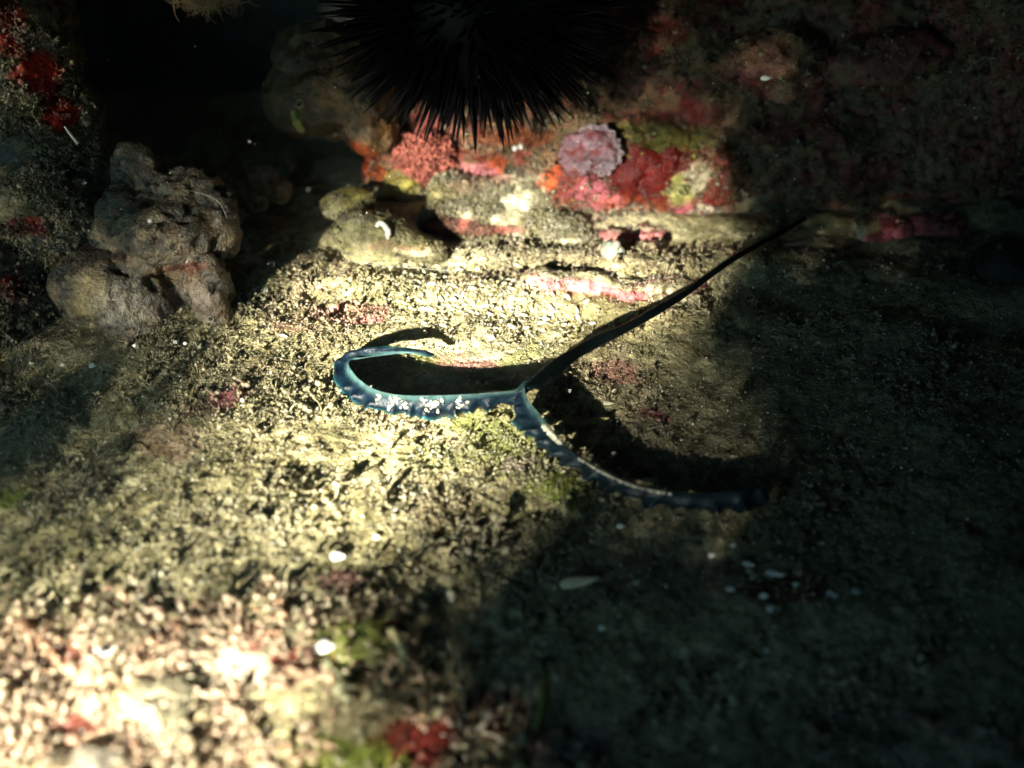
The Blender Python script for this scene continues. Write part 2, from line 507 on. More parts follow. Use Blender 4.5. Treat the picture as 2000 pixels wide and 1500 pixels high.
# ------------------------------------------------------------------ lobed sponge, left
def sponge_d(V, N):
    pore = fbm(V, 16, 3, 604)
    return 0.05 * fbm(V, 2.6, 2, 599) + 0.03 * fbm(V, 6, 3, 600) + 0.012 * fbm(V, 13, 3, 602, rid=True) + .008 * fbm(V, 34, 2, 603) - 0.034 * sstep(0.1, 0.4, pore)
def sponge_c(V):
    b = rock_base(V, GREYB * 0.42, GREYB * 0.85 * np.array([1, .88, .68]), BROWN * 0.6, 610, 9)
    p = sstep(0.1, 0.4, fbm(V, 16, 3, 604))[:, None]
    b = b * (1 - .75 * p) + np.array([.03, .028, .03]) * .75 * p
    return paint(V, b, [(345, 545, 55, 26, 0, BROWN * 0.7, .8), (360, 520, 50, 12, 0, ORANGE * 0.4, .6), (170, 580, 45, 60, 30, np.array([.22, .17, .08]), .7), (250, 600, 70, 60, 0, GREYB * 1.5, .5), (400, 590, 45, 55, 0, GREYB * 1.4 * np.array([1, .9, .95]), .5), (390, 560, 5, 8, 0, DARK, 0)], 16)
sp = rock('lobed_sponge', [
    (A(290, 500, 5.15), (.36, .24, .34)), (A(275, 345, 5.3), (.13, .11, .19), (0, -14, 0)), (A(320, 445, 5.0), (.27, .20, .15), (0, 12, 0)), (A(245, 430, 5.1), (.14, .15, .2)),
    (A(385, 385, 5.2), (.20, .16, .13), (0, 25, 0)), (A(290, 390, 5.22), (.17, .14, .2), (0, -8, 0)), (A(330, 400, 5.15), (.2, .15, .16)), (A(425, 450, 5.08), (.10, .12, .17)), (A(300, 500, 4.93), (.2, .12, .07)),
    (A(225, 575, 4.85), (.30, .20, .20), (0, 22, 0)), (A(150, 570, 5.0), (.17, .2, .24), (0, 32, 0)), (A(290, 640, 4.76), (.22, .14, .09), (0, 6, 0)),
    (A(418, 585, 4.84), (.125, .15, .26), (0, -10, 0)), (A(350, 560, 5.05), (.2, .16, .2)), (A(440, 645, 4.78), (.11, .1, .1)),
], 0.016, sponge_d, sponge_c, 'lumpy grey brown sponge of several lobes, pitted, by the left rock', 'sponge', M_SPONGE)

def ring_mesh(name, R0, r, seg=20, side=6, col=GREYB):
    V, Fc = [], []
    for i in range(seg):
        a = 2 * math.pi * i / seg
        for j in range(side):
            b = 2 * math.pi * j / side
            V.append(((R0 + r * math.cos(b)) * math.cos(a), (R0 + r * math.cos(b)) * math.sin(a), r * math.sin(b)))
            Fc.append((i * side + j, ((i + 1) % seg) * side + j, ((i + 1) % seg) * side + (j + 1) % side, i * side + (j + 1) % side))
    return mesh_np(name, V, Fc, col)

def cast(obj_name, px, py):
    """first hit of the sight line on one finished object"""
    o = bpy.data.objects[obj_name]
    d = ray(px, py); d = d / np.linalg.norm(d)
    inv = o.matrix_world.inverted()
    ok, loc, n, _ = o.ray_cast(inv @ Vector(CP), inv.to_3x3() @ Vector(d))
    if not ok: return None, None
    return np.array(o.matrix_world @ loc), np.array(o.matrix_world.to_3x3() @ n)
bpy.context.view_layer.update()

def stick_on(host, px, py, me, m, name, lift=0.0, parent=None, face=True):
    p, n = cast(host, px, py)
    if p is None: return None
    o = link(name, me, m)
    o.location = p + n * lift
    if face: o.rotation_euler = Vector(n).to_track_quat('Z', 'Y').to_euler()
    if parent: o.parent = parent
    return o
disc_V, disc_F = ICO[2]
def osculum(host, px, py, r, col):
    h = bpy.data.objects[host]
    stick_on(host, px, py, ring_mesh('osculum', r, r * .35, col=col), M_SPONGE, 'osculum', parent=h)
    stick_on(host, px, py, mesh_np('pore', disc_V * np.array([r, r, r * .25]), disc_F, DARK * .3), M_ROCK, 'pore', parent=h)
osculum('lobed_sponge', 412, 623, .014, GREYB)
osculum('lobed_sponge', 342, 498, .011, GREYB)
osculum('lobed_sponge', 262, 658, .014, GREYB * .6)
osculum('brown_sponge', 585, 203, .022, BROWN * 2)

def pebble(name, px, py, Y, radii, col, label, cat, eul=(0, 0, 0), amp=.08, freq=6, m=None, sub=4, group=None, seed=1, onfloor=False, colfun=None):
    V, Fc = ICO[sub]
    radii = np.asarray(radii, float)
    D_ = V + amp * fbm(V * 1.0, freq / 4, 4, seed)[:, None] * V + amp * .35 * fbm(V, freq, 3, seed + 5)[:, None] * V
    V = D_ * radii
    c = A(px, py, Y) if Y else at_floor(px, py)
    if onfloor: c = np.array([c[0], c[1], floor_h(c[None])[0] + radii[2] * .7])
    o = link(name, mesh_np(name, V, Fc), m or M_ROCK)
    o.location = c
    o.rotation_euler = [R(a) for a in eul]
    bpy.context.view_layer.update()
    W = V @ np.array(o.matrix_world.to_3x3()).T + c
    SURF[label] = (W, nor(o.data) @ np.array(o.matrix_world.to_3x3()).T)
    set_col(o.data, colfun(W) if colfun else rock_base(W, col * .7, col, col * 1.3, seed + 20, 9))
    return tag(o, label, cat, group)

pebble('sea_squirt', 490, 612, 5.0, (.085, .08, .09), BROWN * .55, 'smooth round brown sea squirt tucked against the right foot of the sponge', 'sea squirt', m=M_SPONGE, amp=.05, seed=3)
pebble('orange_sponge', 292, 672, 4.78, (.085, .06, .05), ORANGE * .45, 'small orange sponge showing under the lower edge of the lobed sponge', 'sponge', m=M_SPONGE, amp=.1, seed=4)
rock('cobble', [(A(705, 452, 5.45), (.145, .15, .135)), (A(760, 464, 5.42), (.19, .15, .12), (0, 16, 0)), (A(825, 488, 5.38), (.14, .11, .075), (0, 18, 0)), (A(740, 490, 5.38), (.22, .13, .06))], .012,
     rock_noise(.03, 4, .010, 14, 638, .004, 50), lambda W: paint(W, rock_base(W, OLIVE * 1.2, KHAKI * .85, np.array([.22, .20, .08]), 640, 10), [(770, 485, 60, 12, -5, BROWN * 1.6, .7), (700, 425, 40, 16, 10, GREYB * .8, .6), (820, 495, 50, 10, 8, SAND, .6)], 18),
     'olive wedge shaped cobble carrying a white worm tube, on the silt slope', 'stone')
pebble('flat_cobble', 678, 398, 5.72, (.17, .14, .075), KHAKI, 'small yellowish stone in half shade behind the olive cobble', 'stone', (0, -8, 0), amp=.18, freq=5, seed=9,
       colfun=lambda W: paint(W, rock_base(W, OLIVE * 1.2, KHAKI, YELLOW * .5, 644, 8), [(690, 375, 30, 16, 0, YELLOW * .7, .7)], 19))
rock('pale_stone', [(A(505, 350, 5.95), (.12, .1, .07)), (A(540, 372, 5.9), (.09, .08, .07)), (A(500, 385, 5.9), (.06, .06, .08)), (A(480, 355, 5.95), (.06, .06, .06))], .012,
     rock_noise(.03, 9, .02, 18, 650), lambda V: rock_base(V, SAND * .8, CREAM * .9, GREYB, 655, 12), 'knobbly pale stone in the dark gap behind the sponge', 'stone')

# pink ledges at the foot of the boulder
rock('coralline_ledge', [(at_floor(1060, 558) + [0, .03, .015], (.13, .09, .05)), (at_floor(1150, 566) + [0, .03, .015], (.19, .09, .055), (0, 6, 0)), (at_floor(1235, 582) + [0, .03, .015], (.13, .08, .05), (0, 8, 0)), (at_floor(1310, 580) + [0, .03, .015], (.2, .13, .05))], .013,
     rock_noise(.02, 6, .014, 18, 660, .006, 60), lambda V: paint(V, rock_base(V, KHAKI, SAND * .9, OLIVE, 665, 10), [(1140, 568, 120, 24, 9, PINK * 1.1, .95), (1225, 580, 50, 20, 14, PINK * np.array([1.1, .7, .7]), .95)], 20, 10),
     'low ledge with a bright salmon pink crust beside the trunk of the worm', 'rock ledge')
rock('pink_stone', [(A(1195, 470, 5.62), (.11, .1, .05)), (A(1270, 462, 5.68), (.13, .1, .055))], .013,
     rock_noise(.02, 6, .012, 18, 670), lambda V: paint(V, rock_base(V, SAND, KHAKI, CREAM * .8, 675, 10), [(1200, 458, 50, 14, 0, PINK, .9), (1275, 465, 45, 18, 0, PINK * 1.05, .95)], 21, 8),
     'small pink crusted stone under the lip of the boulder', 'stone')
rock('beige_slab', [(A(1345, 470, 5.72), (.17, .14, .05), (0, 4, 0)), (A(1410, 478, 5.7), (.13, .12, .045), (0, 4, 0))], .013,
     rock_noise(.012, 6, .008, 18, 680), lambda V: paint(V, rock_base(V, KHAKI, SAND * .8, KHAKI, 685, 10), [(1435, 475, 16, 14, 0, ROSE, .8)], 22, 8),
     'beige flat slab under the boulder, its right end going into shade', 'stone slab')
rock('rosy_stone', [(A(1720, 452, 5.75), (.2, .14, .09)), (A(1820, 450, 5.8), (.2, .14, .09)), (A(1780, 500, 5.6), (.28, .12, .06))], .016,
     rock_noise(.025, 6, .012, 14, 690), lambda V: paint(V, rock_base(V, ROSE * .8, CRIM, ROSE * 1.1, 695, 8), [(1650, 440, 60, 30, 0, KHAKI * .8, .9), (1680, 455, 6, 22, -20, CREAM, .8)], 23, 10),
     'rose red encrusted stone in the shade below the boulder, far right', 'stone')
rock('grey_slab', [(A(1610, 450, 5.8), (.17, .12, .09)), (A(1640, 480, 5.7), (.2, .12, .05))], .016,
     rock_noise(.02, 6, .01, 14, 700), lambda V: rock_base(V, KHAKI * .6, KHAKI * .8, OLIVE, 705, 8), 'dull olive stone in shade where the worm trunk comes out', 'stone')
rock('dark_stone', [(A(1965, 520, 5.25), (.2, .17, .15))], .016, rock_noise(.02, 5, .008, 14, 710), lambda V: rock_base(V, DARK * .3, DARK * .4, DARK * .3, 715, 6), 'black rounded stone at the right edge above a speckled one', 'stone')
rock('speckled_stone', [(A(1960, 605, 5.0), (.2, .12, .08))], .014, rock_noise(.02, 7, .012, 20, 720), lambda V: rock_base(V, SLATE, GREYB * 1.3, DARK, 725, 16), 'pale speckled stone at the right edge below the black stone', 'stone')
# near blurred stones, lower left
rock('knobbly_sponge', [(at_floor(330, 1385) + [0, 0, .0], (.13, .11, .06)), (at_floor(270, 1360), (.09, .09, .05)), (at_floor(370, 1420), (.09, .09, .05))], .014, rock_noise(.03, 6, .01, 16, 730), lambda V: rock_base(V, SAND * .9, np.array([.36, .27, .14]), KHAKI, 735, 8), 'tan lumpy sponge with one dark pore in the bright lower left corner', 'sponge', M_SPONGE)
bpy.context.view_layer.update()
osculum('knobbly_sponge', 318, 1412, .012, np.array([.35, .25, .12]))
rock('tan_stone', [(at_floor(195, 1500), (.13, .1, .05)), (at_floor(90, 1510), (.12, .1, .04))], .014, rock_noise(.025, 6, .01, 16, 740), lambda V: paint(V, rock_base(V, GREYB * 1.4, np.array([.42, .28, .1]), GREYB, 745, 7), [], 24), 'yellow brown rounded stone at the bottom edge, lower left corner', 'stone')

# ------------------------------------------------------------------ unseen vault added to shade the scene, mouth and squares shaped for the sunlight
LU = np.cross(LDIR, [0, 0, 1.0]); LU /= np.linalg.norm(LU)
LV = np.cross(LU, LDIR)
C0 = np.array([0, 4.2, 0])
def uv(P):
    q = np.asarray(P) - C0
    return np.stack([q @ LU, q @ LV], -1)

LIGHT = [
    (60, 1460, .93), (300, 1420, .9), (250, 1300, .93), (100, 1320, .93), (80, 1200, .75), (300, 1200, .55), (250, 1010, .4), (200, 900, .12), (100, 1080, .34), (420, 1120, .75), (600, 1060, .62), (690, 1045, .5), (640, 960, 1), (620, 850, .85), (780, 900, 1), (800, 960, .95), (900, 900, .75), (450, 960, .72), (300, 950, .4), (330, 850, .24), (100, 960, .2), (60, 880, .05), (150, 780, .03), (300, 760, .07), (420, 780, .28), (520, 760, .65), (330, 700, .18), (150, 690, .06), (500, 670, .6), (600, 600, .85), (700, 590, .9), (850, 590, .9), (1000, 620, .85), (930, 740, .8), (760, 730, .9), (1080, 640, .75), (1150, 560, .75), (1280, 580, .65), (1360, 590, .3), (1440, 600, 0.02), (1050, 820, .55), (1000, 880, .65), (1080, 920, .4), (1150, 700, .38), (1220, 760, .26), (1300, 700, .22), (1200, 850, .19), (1320, 800, .15), (1420, 740, .09), (1420, 860, .11), (1550, 760, .03), (1330, 920, .10), (1450, 930, .09), (1400, 1010, .06), (1300, 1020, .06), (1520, 940, .05), (1500, 1010, .03), (1950, 1350, 0), (1960, 1200, 0), (1500, 1480, 0), (1980, 1490, 0), (1300, 1490, 0), (1700, 1490, 0), (1120, 1480, .01), (1850, 1480, 0), (1700, 1150, 0), (1400, 1250, 0), (1980, 850, 0), (1250, 900, .11), (1550, 880, .03), (1500, 750, .03), (1600, 1050, .02), (1000, 1000, .25), (880, 1040, .35), (950, 1120, .1), (800, 1120, .3), (700, 1160, .45), (610, 1230, .8), (650, 1300, .85), (560, 1380, .8), (640, 1450, .55), (730, 1300, .18), (760, 1420, .4), (700, 1380, .6), (820, 1460, .6), (900, 1450, .3), (760, 1330, .3), (850, 1250, .07), (900, 1400, .05), (1100, 1130, .04), (1050, 1300, .02), (1300, 1100, .015), (1500, 1100, .015), (1600, 950, .01), (1800, 800, 0), (1700, 1300, 0), (1300, 1400, 0), (1900, 1000, 0), (1500, 620, 0), (1600, 560, 0), (1750, 600, 0), (1900, 650, 0), (1650, 700, .005), (1450, 680, .03), (1400, 640, .04), (1480, 540, 0), (980, 1180, .02), (1000, 1250, .01), (950, 1350, .01), (1150, 1000, .04), (1150, 1250, 0), (1170, 1330, 0), (850, 1330, .1), (930, 1280, .02), (870, 1200, .05), (1170, 1200, .01), (200, 1100, .55), (500, 1180, .7), (420, 1165, .3), (180, 1400, .95), (420, 1300, .9), (500, 1440, .85), (700, 960, 1), (730, 905, 1), (560, 960, .9), (560, 900, .9), (1100, 1060, .05),
]
LIGHT_W = [  # on the boulder and things standing at the given distance
    (900, 470, 5.6, 2), (1050, 470, 5.6, 2.1), (1180, 470, 5.6, 1.6), (980, 380, 5.9, 1.3), (870, 380, 5.95, 1.3), (1120, 400, 5.9, 1.2), (1250, 340, 5.85, .8), (1330, 370, 5.85, .8), (1390, 400, 5.85, .85), (1415, 420, 5.85, .8), (1400, 340, 5.85, .7), (1370, 290, 5.9, .6), (1455, 420, 5.85, 0), (1440, 340, 5.9, 0), (1415, 285, 5.9, 0), (1420, 470, 5.7, .75), (1480, 400, 5.9, .0), (1470, 320, 5.95, .0), (1500, 470, 5.7, .03), (1420, 300, 5.9, .05), (1150, 290, 5.9, .6), (1000, 270, 6.0, .5), (830, 300, 6.0, 2), (800, 280, 6, 1.4), (860, 310, 6, 1.6), (720, 320, 6.0, .5), (760, 460, 5.4, .55), (690, 440, 5.4, .5), (680, 380, 5.7, .4), (640, 200, 6.0, .09), (700, 230, 6.0, .14), (580, 300, 6.2, .01), (500, 380, 5.8, .06), (560, 480, 5.5, .6),
    (300, 470, 5.0, .32), (230, 580, 4.7, .36), (410, 600, 4.7, .5), (290, 330, 5.2, .12), (400, 380, 5.1, .10), (150, 450, 5.1, .10), (60, 560, 4.8, .13), (40, 400, 5.2, .1), (100, 470, 5, .14), (80, 150, 5.4, .4), (120, 220, 5.4, .3), (30, 200, 5.4, .1), (40, 60, 5.5, .2), (200, 150, 6.0, 0), (200, 20, 7, 0), (300, 40, 7, 0), (450, 60, 7, 0), (600, 8, 7, 0), (130, 15, 7, 0), (500, 150, 7, 0), (300, 250, 7, 0), (400, 150, 7, 0), (420, 10, 6.2, .2), (930, 130, 5.6, .05), (800, 60, 5.6, .02), (1050, 230, 5.8, .3), (1200, 150, 6.0, .06), (1300, 60, 6.2, .09), (1480, 130, 6.0, .12), (1740, 110, 6.0, .02), (1300, 230, 6.0, .15), (1650, 250, 6, .0), (1800, 400, 6, .01), (1750, 460, 5.8, .12), (1600, 460, 5.75, .1), (1900, 200, 6, 0), (1600, 100, 6, .03), (1230, 110, 6, .04), (1350, 150, 6, .05), (1450, 180, 6, .06), (1300, 200, 6, .08), (1200, 60, 6, .03), (1480, 250, 6, .02), (530, 150, 6, 0), (540, 230, 6, 0), (570, 80, 6, 0), (620, 50, 6, 0), (1350, 240, 6, .1), (1400, 100, 6, .05), (600, 120, 6, .05), (560, 200, 6, .04), (660, 150, 6, .07), (715, 200, 6, .05), (650, 240, 6, .05), (690, 265, 6, .1), (95, 200, 5, .1), (150, 250, 5, .02), (70, 240, 5, .03), (1600, 350, 6, 0), (1850, 50, 6, 0), (1400, 20, 6, .03), (1700, 20, 6, 0), (1950, 350, 6, 0), (1550, 420, 5.9, 0), (1850, 520, 5.6, .02), (1700, 520, 5.6, .05), (1500, 20, 6.5, .02), (1000, 0, 5.7, .02),
]
bpy.context.view_layer.update()
_dg = bpy.context.evaluated_depsgraph_get()
def hit(px, py):
    d = Vector(ray(px, py)).normalized()
    ok, loc, *_ = scene.ray_cast(_dg, Vector(CP), d)
    return np.array(loc) if ok else at_z(px, py)
LP = np.array([uv(hit(a, b)) for a, b, *_ in LIGHT + LIGHT_W])
LT = np.array([t if t > .96 else t * .8 if t > .86 else t * .66 if t > .7 else t * (.22 + .55 * t) for *_, t in LIGHT] + [t * 0.17 for *_, t in LIGHT_W])

def transmit(q):
    out = np.zeros(len(q))
    for s in range(0, len(q), 4000):
        d2 = ((q[s:s + 4000, None, :] - LP[None]) ** 2).sum(-1) + 1e-4
        w = d2 ** -2.3
        t = (w * LT).sum(1) / w.sum(1)
        near = np.sqrt(d2.min(1))
        t = t * sstep(0.0, 0.05, t - .0035)
        out[s:s + 4000] = t * (1 - sstep(0.45, 0.7, near))
    return out

nu, nv_ = 420, 150
th = np.linspace(0, 2 * np.pi, nu, endpoint=False)
ph = np.linspace(-0.12, np.pi / 2 - 0.01, nv_)
TH, PH = np.meshgrid(th, ph)
D = np.stack([np.cos(PH) * np.cos(TH), np.cos(PH) * np.sin(TH), np.sin(PH)], -1).reshape(-1, 3)
RV = C0 + D * (7.6 + 0.45 * fbm(D, 3, 4, 400))[:, None]
i0 = (np.arange(nv_ - 1)[:, None] * nu + np.arange(nu)[None, :])
i1 = (np.arange(nv_ - 1)[:, None] * nu + (np.arange(nu)[None, :] + 1) % nu)
RF = np.stack([i0, i0 + nu, i1 + nu, i1], -1).reshape(-1, 4)
fc = RV[RF].mean(1)
back = ((fc - C0) @ LDIR) < -1.5
keep = np.ones(len(RF), bool)
tt = transmit(uv(fc[back]))
keep[np.where(back)[0]] = tt < 0.0008
tag(link('shade_vault', mesh_np('shade_vault', RV, RF[keep]), M_VAULT), 'unseen rock vault added to shade the crevice, mouth cut to shape the sunlight', 'sun_blocker', kind='structure')

# unseen squares added in the mouth; their size sets how much sun passes
CELL = 0.042
gu, gv = np.meshgrid(np.arange(LP[:, 0].min() - .6, LP[:, 0].max() + .6, CELL), np.arange(LP[:, 1].min() - .6, LP[:, 1].max() + .6, CELL))
q = np.column_stack([gu.ravel(), gv.ravel()]) + RNG.normal(0, CELL * .012, (gu.size, 2))
t = transmit(q)
q3 = np.column_stack([q, q[:, 0] * 0])
t = t * (1 + .30 * fbm(q3, 4, 3, 820) * (1 - sstep(.7, 1, t)))
ok = t < 0.96
q, t = q[ok], np.clip(t[ok], 0, 1)
ctr = C0 + q[:, :1] * LU + q[:, 1:] * LV - LDIR * RNG.uniform(6.4, 6.9, (len(q), 1))
e1 = np.tile(LU, (len(q), 1)); e2 = LV + LDIR * RNG.uniform(-.5, .5, (len(q), 1))
hs = (CELL * np.sqrt(1 - t) * .5)[:, None] * np.where(t < .0015, 1.04, 1.0)[:, None]
QV = np.stack([ctr - e1 * hs - e2 * hs, ctr + e1 * hs - e2 * hs, ctr + e1 * hs + e2 * hs, ctr - e1 * hs + e2 * hs], 1)
m_mask = mat('mask_green', 0.6, 0.3, color=(0.03, 0.035, 0.012), bump=0)
tag(link('light_mask', mesh_np('light_mask', QV.reshape(-1, 3), np.arange(len(q) * 4).reshape(-1, 4)), m_mask),
    'unseen squares added across the vault mouth, sized to dim the sun by place', 'light_blocker', kind='stuff')

# ------------------------------------------------------------------ turf
def tube_tmpl(pts, rad, sides=3):
    pts = np.asarray(pts, float)
    n = len(pts)
    T = np.gradient(pts, axis=0)
    T /= np.linalg.norm(T, axis=1)[:, None]
    ref = np.array([0.31, 0.87, 0.38])
    A1 = np.cross(T, ref); A1 /= np.linalg.norm(A1, axis=1)[:, None]
    A2 = np.cross(T, A1)
    rad = np.ones(n) * rad
    V, Fc = [], []
    for k in range(sides):
        a = 2 * math.pi * k / sides
        V.append(pts + (A1 * math.cos(a) + A2 * math.sin(a)) * rad[:, None])
    V = np.stack(V, 1).reshape(-1, 3)
    for i in range(n - 1):
        for k in range(sides):
            a, b = i * sides + k, i * sides + (k + 1) % sides
            Fc += [(a, b, b + sides), (a, b + sides, a + sides)]
    for k in range(1, sides - 1):
        Fc.append((0, k + 1, k)); e = (n - 1) * sides; Fc.append((e, e + k, e + k + 1))
    return V, np.array(Fc)

def strand(seed, L=1.0, r=0.09, curl=1.0, n=5, taper=0.6):
    rs = np.random.default_rng(seed)
    a, b = rs.uniform(0, 6.28), 0.2
    p = np.zeros(3); pts = [p.copy()]
    bend = rs.uniform(0.3, 1.0) * curl
    for i in range(n - 1):
        d = np.array([math.sin(b) * math.cos(a), math.sin(b) * math.sin(a), math.cos(b)])
        p = p + d * L / (n - 1); pts.append(p.copy())
        b += bend * rs.uniform(0.5, 1.2); a += rs.uniform(-.6, .6)
    return tube_tmpl(pts, r * np.linspace(1, taper, n))

def granule(seed):
    rs = np.random.default_rng(seed)
    V, Fc = ICO[1]
    V = V * rs.uniform(0.6, 1.2, 3) * (1 + 0.25 * rs.standard_normal((len(V), 1)))
    return V * 0.5, Fc

def tuft(seed, n=6):
    rs = np.random.default_rng(seed); Vs, Fs, k = [], [], 0
    for i in range(n):
        V, Fc = strand(seed * 31 + i, rs.uniform(.6, 1.1), 0.07, 0.8, 4)
        t_, a = rs.uniform(0, 0.8), rs.uniform(0, 6.28)
        M = np.array(Matrix.Rotation(a, 3, 'Z') @ Matrix.Rotation(t_, 3, 'Y'))
        V = V @ M.T + np.array([rs.normal() * .12, rs.normal() * .12, 0])
        Vs.append(V); Fs.append(Fc + k); k += len(V)
        if i % 2 == 0:                       # knob at the tip
            G, GF = granule(seed + i)
            Vs.append(G * 0.35 + V[-1]); Fs.append(GF + k); k += len(G)
    return np.vstack(Vs), np.vstack(Fs)

def frames(N, jitter):
    N = N + RNG.normal(0, jitter, N.shape)
    N /= np.linalg.norm(N, axis=1)[:, None]
    X = np.cross(RNG.normal(0, 1, N.shape), N); X /= np.linalg.norm(X, axis=1)[:, None]
    return X, np.cross(N, X), N

def scatter(parts, tmpls, P, N, S, C, jitter=0.5, sink=0.15):
    """appends copies of the templates to parts (V, F, C)"""
    n = len(P)
    which = RNG.integers(0, len(tmpls), n)
    N = N + RNG.normal(0, jitter, N.shape)
    N /= np.linalg.norm(N, axis=1)[:, None]
    ref = RNG.normal(0, 1, N.shape)
    X = np.cross(ref, N); X /= np.linalg.norm(X, axis=1)[:, None]
    Y = np.cross(N, X)
    S = np.broadcast_to(S, (n,))
    for k, (TV, TF) in enumerate(tmpls):
        m = which == k
        if not m.any(): continue
        V = (TV[None, :, 0, None] * X[m][:, None] + TV[None, :, 1, None] * Y[m][:, None] + (TV[None, :, 2, None] - sink) * N[m][:, None]) * S[m][:, None, None] + P[m][:, None]
        c = np.repeat(C[m][:, None], len(TV), 1)
        off = sum(len(p[0]) for p in parts)
        Fc = (TF[None] + (np.arange(m.sum()) * len(TV))[:, None, None]).reshape(-1, 3) + off
        parts.append((V.reshape(-1, 3), Fc, c.reshape(-1, 3)))

def finish(name, parts, m, label, cat, kind='stuff', parent=None):
    me = mesh_np(name, np.vstack([p[0] for p in parts]), np.vstack([p[1] for p in parts]), np.vstack([p[2] for p in parts]))
    o = link(name, me, m, parent)
    return tag(o, label, cat, kind=kind)

def sown(name, sets, m, label, cat):
    """one stuff object: points that carry a template each, with size, turn and colour"""
    lib, P_, I_, R_, S_, C_ = [], [], [], [], [], []
    coll = bpy.data.collections.new(name + '_pieces')
    for tm, P, N, S, C, jit, sink in sets:
        base = len(lib)
        for V, Fc in tm:
            me = mesh_np('piece', V - np.array([0, 0, sink]), Fc)
            me.materials.append(m)
            o = bpy.data.objects.new('%s_piece_%03d' % (name, len(lib)), me)
            coll.objects.link(o); lib.append(o)
        X, Y, Z = frames(N, jit)
        ry = -np.arcsin(np.clip(X[:, 2], -1, 1)); rx = np.arctan2(Y[:, 2], Z[:, 2]); rz = np.arctan2(X[:, 1], X[:, 0])
        P_.append(P); I_.append(base + RNG.integers(0, len(tm), len(P))); R_.append(np.column_stack([rx, ry, rz])); S_.append(np.broadcast_to(S, (len(P),))); C_.append(C)
    P_, I_, R_, S_, C_ = map(np.concatenate, (P_, I_, R_, S_, C_))
    me = bpy.data.meshes.new(name)
    me.vertices.add(len(P_)); me.vertices.foreach_set('co', P_.astype(np.float32).ravel())
    me.attributes.new('idx', 'INT', 'POINT').data.foreach_set('value', I_.astype(np.int32))
    me.attributes.new('rot', 'FLOAT_VECTOR', 'POINT').data.foreach_set('vector', R_.astype(np.float32).ravel())
    me.attributes.new('scl', 'FLOAT', 'POINT').data.foreach_set('value', S_.astype(np.float32))
    me.attributes.new('Tint', 'FLOAT_COLOR', 'POINT').data.foreach_set('color', np.column_stack([C_, np.ones(len(C_))]).astype(np.float32).ravel())
    o = link(name, me, m)
    g = bpy.data.node_groups.new(name, 'GeometryNodeTree')
    g.interface.new_socket('Geometry', in_out='INPUT', socket_type='NodeSocketGeometry')
    g.interface.new_socket('Geometry', in_out='OUTPUT', socket_type='NodeSocketGeometry')
    gi, go = g.nodes.new('NodeGroupInput'), g.nodes.new('NodeGroupOutput')
    iop = g.nodes.new('GeometryNodeInstanceOnPoints')
    ci = g.nodes.new('GeometryNodeCollectionInfo')
    ci.inputs['Collection'].default_value = coll
    ci.inputs['Separate Children'].default_value = True
    ci.inputs['Reset Children'].default_value = True
    def na(nm, tp):
        n = g.nodes.new('GeometryNodeInputNamedAttribute'); n.data_type = tp; n.inputs['Name'].default_value = nm
        return [q for q in n.outputs if q.enabled and q.name == 'Attribute'][0]
    g.links.new(gi.outputs[0], iop.inputs['Points'])
    g.links.new(ci.outputs[0], iop.inputs['Instance'])
    iop.inputs['Pick Instance'].default_value = True
    g.links.new(na('idx', 'INT'), iop.inputs['Instance Index'])
    e2r = g.nodes.new('FunctionNodeEulerToRotation')
    g.links.new(na('rot', 'FLOAT_VECTOR'), e2r.inputs[0])
    g.links.new(e2r.outputs[0], iop.inputs['Rotation'])
    g.links.new(na('scl', 'FLOAT'), iop.inputs['Scale'])
    g.links.new(iop.outputs[0], go.inputs[0])
    o.modifiers.new('sow', 'NODES').node_group = g
    return tag(o, label, cat, kind='stuff')

GRAN = [granule(i) for i in range(8)]
STR = [strand(i, 1.0, 0.10, 1.0) for i in range(8)]
CURL = [strand(40 + i, 1.2, 0.09, 1.7, 6) for i in range(6)]
TUFT = [tuft(i + 3) for i in range(6)]

# ------------------------------------------------------------------ the spoon worm
def crom(K, n):
    K = np.asarray(K, float)
    t = np.linspace(0, len(K) - 1, n)
    i = np.clip(t.astype(int), 0, len(K) - 2)
    f = (t - i)[:, None]
    p0, p1, p2, p3 = K[np.clip(i - 1, 0, None)], K[i], K[i + 1], K[np.clip(i + 2, None, len(K) - 1)]
    return 0.5 * (2 * p1 + (p2 - p0) * f + (2 * p0 - 5 * p1 + 4 * p2 - p3) * f ** 2 + (3 * p1 - p0 - 3 * p2 + p3) * f ** 3)

trunk = [(1574, 424, 9, .12), (1525, 452, 11, .13), (1480, 479, 12, .14), (1430, 510, 13, .15), (1380, 543, 14, .16), (1335, 574, 16, .17), (1290, 601, 18, .18), (1245, 628, 20, .19), (1200, 651, 23, .20), (1163, 670, 25, .20), (1130, 689, 29, .20), (1100, 706, 33, .20), (1076, 722, 34, .20), (1050, 741, 30, .21), (1030, 755, 24, .215)]
ST = []
for i, (x, y, w, z) in enumerate(trunk):
    a, b = trunk[max(i - 1, 0)], trunk[min(i + 1, len(trunk) - 1)]
    dx, dy = b[0] - a[0], b[1] - a[1]
    l = math.hypot(dx, dy); nx_, ny_ = -dy / l, dx / l          # points to the upper left side
    if ny_ > 0: nx_, ny_ = -nx_, -ny_
    x += 2.2 * math.sin(i * 1.7); y += 2.0 * math.sin(i * 1.1 + 1); w *= .86 + .08 * math.sin(i * 2.3)
    ST.append((x + nx_ * w / 2, y + ny_ * w / 2, z, x - nx_ * w / 2, y - ny_ * w / 2, z - 0.02, max(0, (i - len(trunk) + 4) / 5), w))
